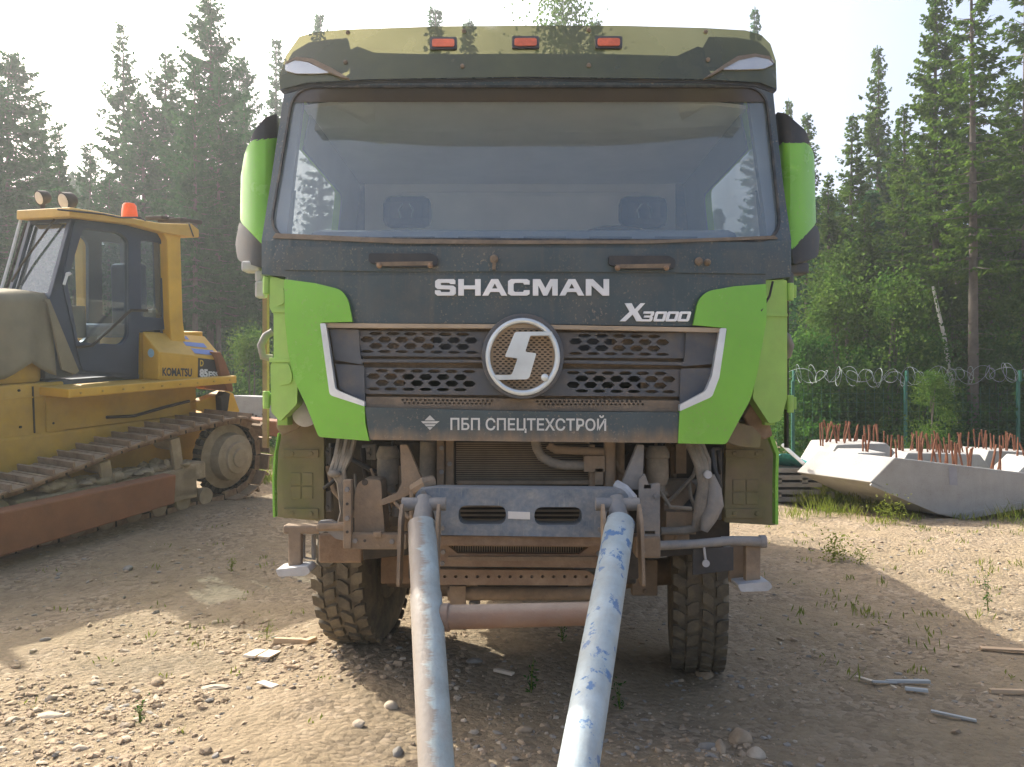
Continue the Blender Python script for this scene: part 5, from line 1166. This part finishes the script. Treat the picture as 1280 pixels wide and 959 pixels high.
# ================================================================ TREES
def leaf_mat(name, c, c2, trans=.45, sc=1.5):
    m = bpy.data.materials.new(name); m.use_nodes = True; t = m.node_tree; N = t.nodes; L = t.links; N.remove(N['Principled BSDF'])
    tc = N.new('ShaderNodeTexCoord'); n = N.new('ShaderNodeTexNoise'); n.inputs['Scale'].default_value = sc; n.inputs['Detail'].default_value = 4; L.new(tc.outputs['Object'], n.inputs[0])
    r = N.new('ShaderNodeValToRGB'); e = r.color_ramp.elements; e[0].position = .35; e[1].position = .65; e[0].color = (*c, 1); e[1].color = (*c2, 1); L.new(n.outputs[0], r.inputs[0])
    d = N.new('ShaderNodeBsdfDiffuse'); tr = N.new('ShaderNodeBsdfTranslucent'); L.new(r.outputs[0], d.inputs[0]); L.new(r.outputs[0], tr.inputs[0])
    ms = N.new('ShaderNodeMixShader'); ms.inputs[0].default_value = trans; L.new(d.outputs[0], ms.inputs[1]); L.new(tr.outputs[0], ms.inputs[2]); L.new(ms.outputs[0], N['Material Output'].inputs[0]); return m
L_spruce = leaf_mat('spruce_needles', (.022,.085,.028), (.052,.145,.040), .42)
L_spruce_r = leaf_mat('spruce_needles_olive', (.050,.108,.018), (.115,.185,.028), .5)
L_birch = leaf_mat('birch_leaves', (.05,.12,.022), (.12,.19,.035), .5)
L_bush = leaf_mat('bush_leaves', (.030,.10,.020), (.080,.17,.028), .5)
L_grass = leaf_mat('weed_leaves', (.14,.19,.03), (.26,.28,.06), .4)
B_bark = material('spruce_bark', (.11,.092,.075), .95, var=.3, scale=6, bump=.6)
B_birch = material('birch_bark', (.55,.53,.48), .9, var=.3, scale=8)
def quads_from(A, D, W):                               # needle sprays: base points, direction vectors, half-width vectors
    V = np.stack([A-W*.6, A+D*.5-W, A+D, A+D*.5+W], 1).reshape(-1, 3); Q = np.arange(len(V)).reshape(-1, 4); return V, Q
def spruce_crown(seed, H, Rm, base, dens=1., dead=0., tw=.34, sparse=0., size=1.):
    r = np.random.default_rng(seed); A = []; D = []; W = []; bv = MB()
    h = base
    while h < H-.15:
        f = (h-base)/(H-base); Lb = Rm*(1-f)**.75*(.72 if f < .08 else 1)+.12
        nb = 5+int(5*(1-f)*dens)
        for k in range(nb):
            if r.random() < sparse: continue
            az = r.random()*6.283; L_ = Lb*r.uniform(.6, 1.18); d = np.array([math.cos(az), math.sin(az), 0]); sdv = np.array([-d[1], d[0], 0])
            droop = .34*(1-f)-.40*f*f; n = max(3, int(L_/(.085/dens)/size)); t = np.sort(r.random(n)); t = .1+.9*t
            pts = d*(L_*t)[:,None]; pts[:,2] = h-droop*L_*t+.24*L_*t*t+r.normal(0,.02,n)
            p1 = tuple(d*L_*.5+np.array([0,0,h-droop*L_*.5+.06*L_])); p2 = tuple(d*L_*.95+np.array([0,0,h-droop*L_*.95+.2*L_]))
            if L_ > .5: bv.tube([(0,0,h), p1, p2], [.022+.01*L_/2, .012, .004], 3, False)
            for sgn in (-1, 1):
                l = (tw*1.25*(1-t*.62)*(.55+.45*min(1, L_)))*r.uniform(.5,1.2,n)*size
                dv = d*.65+sdv*sgn*.75; dv = np.tile(dv, (n,1))+r.normal(0,.22,(n,3)); dv[:,2] -= .28+.25*(1-f)
                dv /= np.linalg.norm(dv, axis=1)[:,None]; A.append(pts); D.append(dv*l[:,None])
                wv = np.cross(dv, r.normal(0,1,(n,3))); wv /= np.linalg.norm(wv,axis=1)[:,None]+1e-6; W.append(wv*(.052*size*r.uniform(.7,1.4,n))[:,None])
                # fine side sprays
                q = pts+dv*(l*.45)[:,None]; d2 = dv+r.normal(0,.6,(n,3)); d2[:,2] -= .2; d2 /= np.linalg.norm(d2,axis=1)[:,None]
                A.append(q); D.append(d2*(l*.55)[:,None]); w2 = np.cross(d2, r.normal(0,1,(n,3))); w2 /= np.linalg.norm(w2,axis=1)[:,None]+1e-6; W.append(w2*(.042*size))
        h += r.uniform(.20,.36)*(1 if f < .7 else .7)
    for z in np.arange(H-1.0, H, .05):                  # leader
        n = 4; az = r.random(n)*6.28; rad = .05+(H-z)*.16; A.append(np.tile([0,0,z],(n,1))); D.append(np.stack([np.cos(az)*rad, np.sin(az)*rad, np.full(n,.06)],1)); W.append(np.tile([0,0,.022],(n,1)))
    for z in np.arange(max(.8, base*.35), base, .16):   # dead lower twigs
        az = r.random()*6.28; l = r.uniform(.3,1.0); bv.tube([(0,0,z),(math.cos(az)*l,math.sin(az)*l,z-.12*l)], [.012,.003], 3, False)
    V, Q = quads_from(np.concatenate(A), np.concatenate(D), np.concatenate(W)); return V, Q, bv
def trunk_mb(H, r0, bend=0.):
    m = MB(); m.tube([(bend*math.sin(3*t), bend*t, H*t-(.4 if t == 0 else 0)) for t in np.linspace(0, .985, 10)], [r0*(1-t)**.8+.012 for t in np.linspace(0,.985,10)], 10, False); return m
proto = {}
def make_tree_proto(key, name, V, Q, leafm, branch, trunk, bark):
    me = bpy.data.meshes.new('crown'); fill(me, V, Q, False); me.materials.append(leafm)
    tm = bpy.data.meshes.new('trunk'); tm.from_pydata([tuple(v) for v in trunk.v], [], trunk.f); tm.materials.append(bark); tm.polygons.foreach_set('use_smooth', [True]*len(tm.polygons))
    br = None
    if branch and branch.v: br = bpy.data.meshes.new('branches'); br.from_pydata([tuple(v) for v in branch.v], [], branch.f); br.materials.append(bark)
    proto[key] = (name, me, tm, br)
def put_tree(key, x, y, scale, label, group=None, rot=None, sxy=1., lean=(0,0), z=None, cat='tree'):
    name, me, tm, br = proto[key]; r_ = bpy.data.objects.new(name, None); col.objects.link(r_); r_.location = (x, y, gz(x, y)-.05 if z is None else z); r_.scale = (scale*sxy, scale*sxy, scale); r_.rotation_euler = (lean[0], lean[1], random.uniform(0,6.28) if rot is None else rot)
    tag(r_, label, cat, group)
    for nm, d in (('crown', me), ('trunk', tm), ('branches', br)):
        if d: o = bpy.data.objects.new(nm, d); col.objects.link(o); o.parent = r_
    return r_
specs = {'a': (16, 3.3, 2.2, 1.15, 0), 'b': (16, 2.2, 1.2, 1.1, .05), 'c': (17, 2.9, 6.0, 1.0, .12), 'd': (15, 1.1, 3.0, 1.0, .1), 'e': (17, 3.9, 4.4, 1.2, .02)}
for i, (k, (H, Rm, bs, dn, spz)) in enumerate(specs.items()):
    V, Q, bv = spruce_crown(40+i, H, Rm, bs, dn, sparse=spz); make_tree_proto(k, 'spruce', V, Q, L_spruce, bv, trunk_mb(H, .17, .05), B_bark)
for i, (k, (H, Rm, bs, dn, spz)) in enumerate({'ra': (17, 2.7, 1.5, 1.2, .02), 'rb': (17, 2.3, 6.5, .9, .38), 'rc': (15, 1.9, 1.0, 1.1, .06)}.items()):
    V, Q, bv = spruce_crown(60+i, H, Rm, bs, dn, sparse=spz); make_tree_proto(k, 'spruce', V, Q, L_spruce_r, bv, trunk_mb(H, .18, .08), B_bark)
def leafy(seed, H, Rm, base, nclump, nleaf, size, trunk_r=.06, arms=7, shape=1.):
    r = np.random.default_rng(seed); A = []; bv = MB(); N_ = []
    for k in range(nclump):
        h = base+(H-base)*r.random()**.85; f = (h-base)/(H-base); rr = Rm*math.sin(math.pi*min(1, .18+.82*f)**shape)*r.random()**.5; az = r.random()*6.28
        c = np.array([math.cos(az)*rr, math.sin(az)*rr, h]); s = Rm*.22*r.uniform(.6,1.3); n = int(nleaf*r.uniform(.6,1.3))
        A.append(c+r.normal(0, 1, (n,3))*np.array([s,s,s*.7]))
        if k % 3 == 0: bv.tube([(0,0,max(.05,h*.55)), tuple(c*[.5,.5,1]-[0,0,.1*H*.2]), tuple(c)], [trunk_r*.28,trunk_r*.15,.004], 3, False)
    A = np.concatenate(A); n = len(A); D = r.normal(0,1,(n,3)); D[:,2] -= .3; D /= np.linalg.norm(D,axis=1)[:,None]; D *= size*r.uniform(.7,1.3,n)[:,None]
    W = np.cross(D, r.normal(0,1,(n,3))); W /= np.linalg.norm(W,axis=1)[:,None]; W *= size*.36; V, Q = quads_from(A, D, W); keep = V.reshape(-1,4,3)[:,:,2].min(1) > -.05
    V = V.reshape(-1,4,3)[keep].reshape(-1,3); return V, np.arange(len(V)).reshape(-1,4), bv
V, Q, bv = leafy(80, 9.5, 1.7, 2.2, 90, 95, .10, .08); make_tree_proto('bi', 'birch', V, Q, L_birch, bv, trunk_mb(9.2, .075, .3), B_birch)
V, Q, bv = leafy(81, 3.0, 1.3, .1, 60, 110, .085, .04, shape=.7); make_tree_proto('s1', 'shrub', V, Q, L_bush, bv, trunk_mb(2.4, .03, .1), B_bark)
V, Q, bv = leafy(82, 4.2, 1.2, .2, 60, 110, .08, .04); make_tree_proto('s2', 'shrub', V, Q, L_birch, bv, trunk_mb(3.9, .035, .15), B_bark)
random.seed(9)
def tx(px, Y): return (px-CX)/F*Y
def th(pxtop, Y, H): z = CH-(pxtop-HY)/F*Y; return z/H
def sp(key, px, top, Y, label, group=None, sxy=1., **k):
    H = {'a':16,'b':16,'c':17,'d':15,'e':17,'ra':17,'rb':17,'rc':15,'bi':9.5}[key]; x = tx(px, Y); g = gz(x, Y); s = (CH-(top-HY)/F*Y-g+.05)/H; return put_tree(key, x, Y, s, label, group, sxy=sxy/s**.35 if s > 1.3 else sxy, **k)
sp('e', 12, 60, 24, 'broad dark spruce at the left edge above the bulldozer', sxy=1.15)
sp('a', -25, 45, 22, 'spruce cut off by the left picture edge')
sp('b', 74, 152, 27, 'short thin spruce between the left edge tree and the tall narrow one', sxy=.8)
sp('a', 112, 175, 29, 'low spruce left of the tall narrow spruce', sxy=.8)
sp('b', 153, 28, 28, 'tall narrow spruce standing alone against the sky left of the big clump', sxy=.85)
sp('a', 208, 62, 27, 'full spruce on the left shoulder of the big clump', sxy=.95)
sp('e', 262, -12, 25, 'tallest spruce of the left clump, its top cut by the frame', sxy=.85)
sp('c', 243, 70, 22.5, 'spruce with a bare dark trunk right above the bulldozer roof', sxy=.8)
sp('c', 274, 90, 23.5, 'spruce with bare grey trunk nearest the truck mirror on the left', sxy=.8)
sp('b', 305, 120, 28, 'spruce tucked behind the left mirror', sxy=.8)
sp('a', 178, 112, 26, 'spruce filling the gap between the tall narrow one and the big clump', sxy=1.0)
sp('a', 236, 130, 30, 'shadowed spruce deep inside the big left clump', sxy=1.0)
sp('a', 48, 120, 28, 'rounded spruce right behind the left edge tree', sxy=.9)
sp('e', 300, 66, 31, 'broad spruce at the back of the big clump near the mirror', sxy=.75)
sp('a', 136, 215, 25, 'low wide spruce behind the bulldozer cab roof', sxy=1.0)
sp('ra', 1198, 60, 25, 'olive spruce directly behind the long bare trunk', sxy=.9)
sp('rc', 1150, 175, 28, 'narrow spruce just behind the tall olive one', sxy=1.1)
sp('rc', 1082, 250, 22.5, 'lowest spruce right of the dense one, behind the fence', sxy=1.2)
sp('d', 346, 46, 38, 'very thin distant spruce just left of the truck roof', sxy=.9)
sp('d', 399, 14, 42, 'thin spruce tip rising over the left end of the truck roof')
sp('d', 544, 8, 42, 'thin spruce behind the left marker lamp', sxy=1.2)
sp('d', 586, 24, 42, 'short spruce tip behind the middle of the roof visor', sxy=1.2)
sp('bi', 705, -6, 30, 'leafy birch crown rising behind the right middle of the roof visor', sxy=.95)
sp('d', 745, 24, 40, 'spruce tip right of the birch crown behind the visor')
sp('d', 944, 8, 42, 'thin spruce tip above the right end of the truck roof', sxy=.8)
sp('rc', 986, 122, 34, 'spruce top just above the right mirror', sxy=.7)
sp('rc', 1008, 140, 32, 'spruce right behind the right mirror')
sp('rc', 1096, 56, 30, 'slender spruce with a thin pointed top on the right', sxy=.85)
sp('rc', 1066, 142, 26, 'dense spruce in front of the slender pointed one', sxy=1.0)
sp('rc', 1036, 215, 25, 'lower spruce between the right mirror and the dense spruce', sxy=1.0)
sp('ra', 1172, -30, 22, 'tall olive green spruce filling the right side', sxy=.85)
sp('rb', 1216, -70, 20, 'sparse spruce with a long bare trunk behind the concrete blocks', sxy=1.0, rot=.5)
sp('rb', 1285, -60, 21, 'sparse spruce cut off by the right edge')
sp('ra', 1262, 90, 27, 'olive spruce behind the two sparse trees on the right', sxy=.9)
sp('rc', 1128, 130, 24, 'young olive spruce left of the tall one', sxy=1.05)
sp('rc', 1240, 200, 25, 'small spruce low between the bare trunks on the right')
# bare leaning birch stem
m = MB(); bp_ = [P(1196,560,20.6), P(1190,480,20.6), P(1180,420,20.6), P(1166,358,20.6)]; m.tube(bp_, [.075,.06,.05,.03], 8); br_ = m.build('dead_birch_stem', B_birch, None, origin=P(1196,575,20.6), smooth=60, label='slender white leaning birch stem behind the fence', cat='tree trunk')
# shrubs
for px, Y, s_, key, lab in ((312,17.5,.62,'s2','light green bush between the bulldozer and the truck'), (1010,20.5,1.0,'s1','rounded bush behind the fence right beside the truck'), (1045,21,1.05,'s2','tall pale bush behind the razor wire left of centre'),
    (1085,20.3,.9,'s1','dark bush low behind the first fence posts'), (1118,20.0,1.05,'s2','yellow green bush under the young olive spruce'), (1150,20.2,1.0,'s1','bush at the foot of the white leaning stem'),
    (1190,21.5,1.0,'s2','bush between the white stem and the bare trunk'), (1245,20.5,1.0,'s1','bush right of the bare trunk'), (1290,20.5,1.1,'s2','bush at the right picture edge'), (1165,17.2,.50,'s2','young sapling in front of the fence by the rebar'), (1060,22.5,1.3,'s2','pale tall sapling under the dense spruce'),(1110,22.5,1.25,'s1','broad bush in the second row behind the fence')):
    x = tx(px, Y); put_tree(key, x, Y, s_, lab, cat='bush')
# deep wood: one mass
V, Q, bv = spruce_crown(99, 14, 2.3, .8, .5, size=1.7); VV = []; QQ = []; b0 = 0; r = np.random.default_rng(12)
Vt = []; 
fw = MB()
for k in range(120):
    side = k % 2
    if side: px = r.uniform(985, 1400); Y = r.uniform(27, 46); top = r.uniform(230, 330) if px < 1080 else r.uniform(150, 300)
    else: px = r.uniform(-120, 335); Y = r.uniform(29, 50); top = r.uniform(200, 330)
    if k > 100: px = r.uniform(335, 985); Y = 50+r.uniform(0,8); top = 260
    x = tx(px, Y); g = gz(x, Y); s = (CH-(top-HY)/F*Y-g)/14; a = r.random()*6.28; ca, sa = math.cos(a), math.sin(a); w_ = max(s, .75)
    v = np.stack([(V[:,0]*ca-V[:,1]*sa)*w_+x, (V[:,0]*sa+V[:,1]*ca)*w_+Y, V[:,2]*s+g], 1); VV.append(v); QQ.append(Q+b0); b0 += len(v)
    fw.tube([(x,Y,g),(x,Y,g+13*s)], [.15,.03], 5, False)
me = bpy.data.meshes.new('far_forest'); fill(me, np.concatenate(VV), np.concatenate(QQ), False); me.materials.append(L_spruce); ffo = bpy.data.objects.new('far_forest', me); col.objects.link(ffo); tag(ffo, 'dense dark wood closing the view behind the yard', 'forest', kind='stuff')
ft_ = fw.build('forest_trunks', B_bark, ffo, world=False); ft_['kind'] = 'stuff'
print('forest quads', b0//4, 'protos', {k: len(v[1].polygons) for k, v in proto.items()})
# undergrowth band
V, Q, bv = leafy(90, 1.6, 1.1, .02, 26, 60, .10); VV = []; QQ = []; b0 = 0
for k in range(150):
    if k % 2: px = r.uniform(985, 1380); Y = r.uniform(19.6, 30)
    else: px = r.uniform(-100, 345); Y = r.uniform(19, 30)
    x = tx(px, Y); s = r.uniform(.6, 1.3); VV.append(V*s+np.array([x, Y, gz(x, Y)])); QQ.append(Q+b0); b0 += len(V)
me = bpy.data.meshes.new('undergrowth'); fill(me, np.concatenate(VV), np.concatenate(QQ), False); me.materials.append(L_bush); uo = bpy.data.objects.new('undergrowth', me); col.objects.link(uo); tag(uo, 'low green undergrowth along the edge of the wood', 'undergrowth', kind='stuff')
# grass
def tuft_arr(r, n, H, spread):
    A = np.stack([r.normal(0,spread,n), r.normal(0,spread,n), np.zeros(n)], 1); D = np.stack([r.normal(0,.35,n), r.normal(0,.35,n), np.ones(n)], 1)*(H*r.uniform(.5,1.1,n))[:,None]; a = r.random(n)*3.14; W = np.stack([np.cos(a), np.sin(a), 0*a], 1)*.006; return quads_from(A, D, W)
VV = []; QQ = []; b0 = 0
def add_tuft(x, y, n, H, spr):
    global b0
    v, q = tuft_arr(r, n, H, spr); VV.append(v+np.array([x, y, gz(x, y)])); QQ.append(q+b0); b0 += len(v)
for k in range(420):
    Y = r.uniform(10.2, 18.5); x = tx(r.uniform(985, 1330), Y); 
    if r.random() < sstep(10.5, 15, Y)+.12: add_tuft(x, Y, 60, r.uniform(.08,.28)*(.6+.06*Y), .12)
for k in range(60):
    Y = r.uniform(5, 10.5); x = tx(r.uniform(930, 1280), Y); add_tuft(x, Y, 9, r.uniform(.03,.10), .05)
for k in range(26):
    Y = r.uniform(4, 9); x = tx(r.uniform(30, 420), Y); add_tuft(x, Y, 6, r.uniform(.03,.07), .04)
for k in range(160):
    Y = r.uniform(12, 20); x = tx(r.uniform(280, 350), Y); add_tuft(x, Y, 30, .2, .12)
me = bpy.data.meshes.new('grass'); fill(me, np.concatenate(VV), np.concatenate(QQ), False); me.materials.append(L_grass); go = bpy.data.objects.new('grass', me); col.objects.link(go); tag(go, 'thin yellow green grass growing through the dirt', 'grass', kind='stuff')
def weed(px, py, H, lab, n=70, w_=.05, size=.02, mat=None):
    p = gp(px, py); rr = np.random.default_rng(int(px)); root = empty('weed', p, label=lab, cat='weed')
    m = MB(); stems = 3
    A = []
    for s_ in range(stems):
        a = rr.random()*6.28; lean = rr.uniform(0,.25)*H; tip = (math.cos(a)*lean, math.sin(a)*lean, H*rr.uniform(.7,1)); m.tube([(0,0,-.01), tuple(np.array(tip)*[.4,.4,.6]), tip], [.003,.002,.001], 4)
        t = rr.random(n//stems); A.append(np.array(tip)*t[:,None]+rr.normal(0,w_*.25,(n//stems,3)))
    A = np.concatenate(A); k = len(A); D = rr.normal(0,1,(k,3)); D[:,2] = abs(D[:,2])*.6; D /= np.linalg.norm(D,axis=1)[:,None]; D *= size*rr.uniform(.7,1.6,k)[:,None]; W = np.cross(D, rr.normal(0,1,(k,3))); W /= np.linalg.norm(W,axis=1)[:,None]; W *= size*.25
    V, Q = quads_from(A, D, W); so = link('stem', m.v, m.f, L_grass, root, world=False)
    me = bpy.data.meshes.new('leaves'); fill(me, V, Q, False); me.materials.append(mat or L_grass); o = bpy.data.objects.new('leaves', me); col.objects.link(o); o.parent = root
weed(664, 862, .20, 'tall green weed sprouting between the tow bar pipes', 60, .05, .025, L_bush)
weed(703, 805, .13, 'small weed in the shade behind the right tow bar pipe', 50, .05, .02, L_bush)
weed(775, 885, .16, 'weed just right of the chipped blue pipe', 60, .05, .02, L_bush)
weed(853, 838, .13, 'weed at the inner side of the right front tyre', 60, .05, .02, L_bush)
weed(289, 712, .16, 'pale weed in the shade left of the truck', 60, .06, .02)
weed(333, 800, .12, 'yellow sprig above the two wood tiles', 90, .12, .014)
weed(175, 905, .12, 'small dark weed in the left gravel', 50, .04, .018, L_bush)
weed(1042, 700, .22, 'low bright green tussock in the shade right of the truck', 260, .3, .035)
weed(1075, 705, .14, 'weed right beside the bright green tussock', 120, .2, .025)
weed(1235, 765, .32, 'tall thin grey green weed at the right', 60, .05, .022, L_bush)
weed(1115, 655, .28, 'yellow green clump in front of the pointed concrete block', 320, .4, .035)
weed(1010, 615, .45, 'leafy weed heap beside the teal sheet', 420, .6, .05, L_bush)
weed(1105, 640, .30, 'dry yellow clump left of the pointed belly', 240, .4, .035)
# ================================================================ AIR
hzm = bpy.data.materials.new('flare_haze'); hzm.use_nodes = True; N = hzm.node_tree.nodes; N.remove(N['Principled BSDF'])
pv_ = N.new('ShaderNodeVolumePrincipled'); pv_.inputs['Color'].default_value = (.94,.99,1,1); pv_.inputs['Density'].default_value = FLARE_HAZE_D; pv_.inputs['Anisotropy'].default_value = .55  # volume added to imitate the pale wash of lens flare
hzm.node_tree.links.new(pv_.outputs[0], N['Material Output'].inputs['Volume'])
m = MB(); m.box((0, 25, 14), (240, 150, 34)); hb_ = m.build('haze', hzm, None); tag(hb_, 'thin pale haze added over the yard to imitate lens flare', 'haze', kind='stuff')
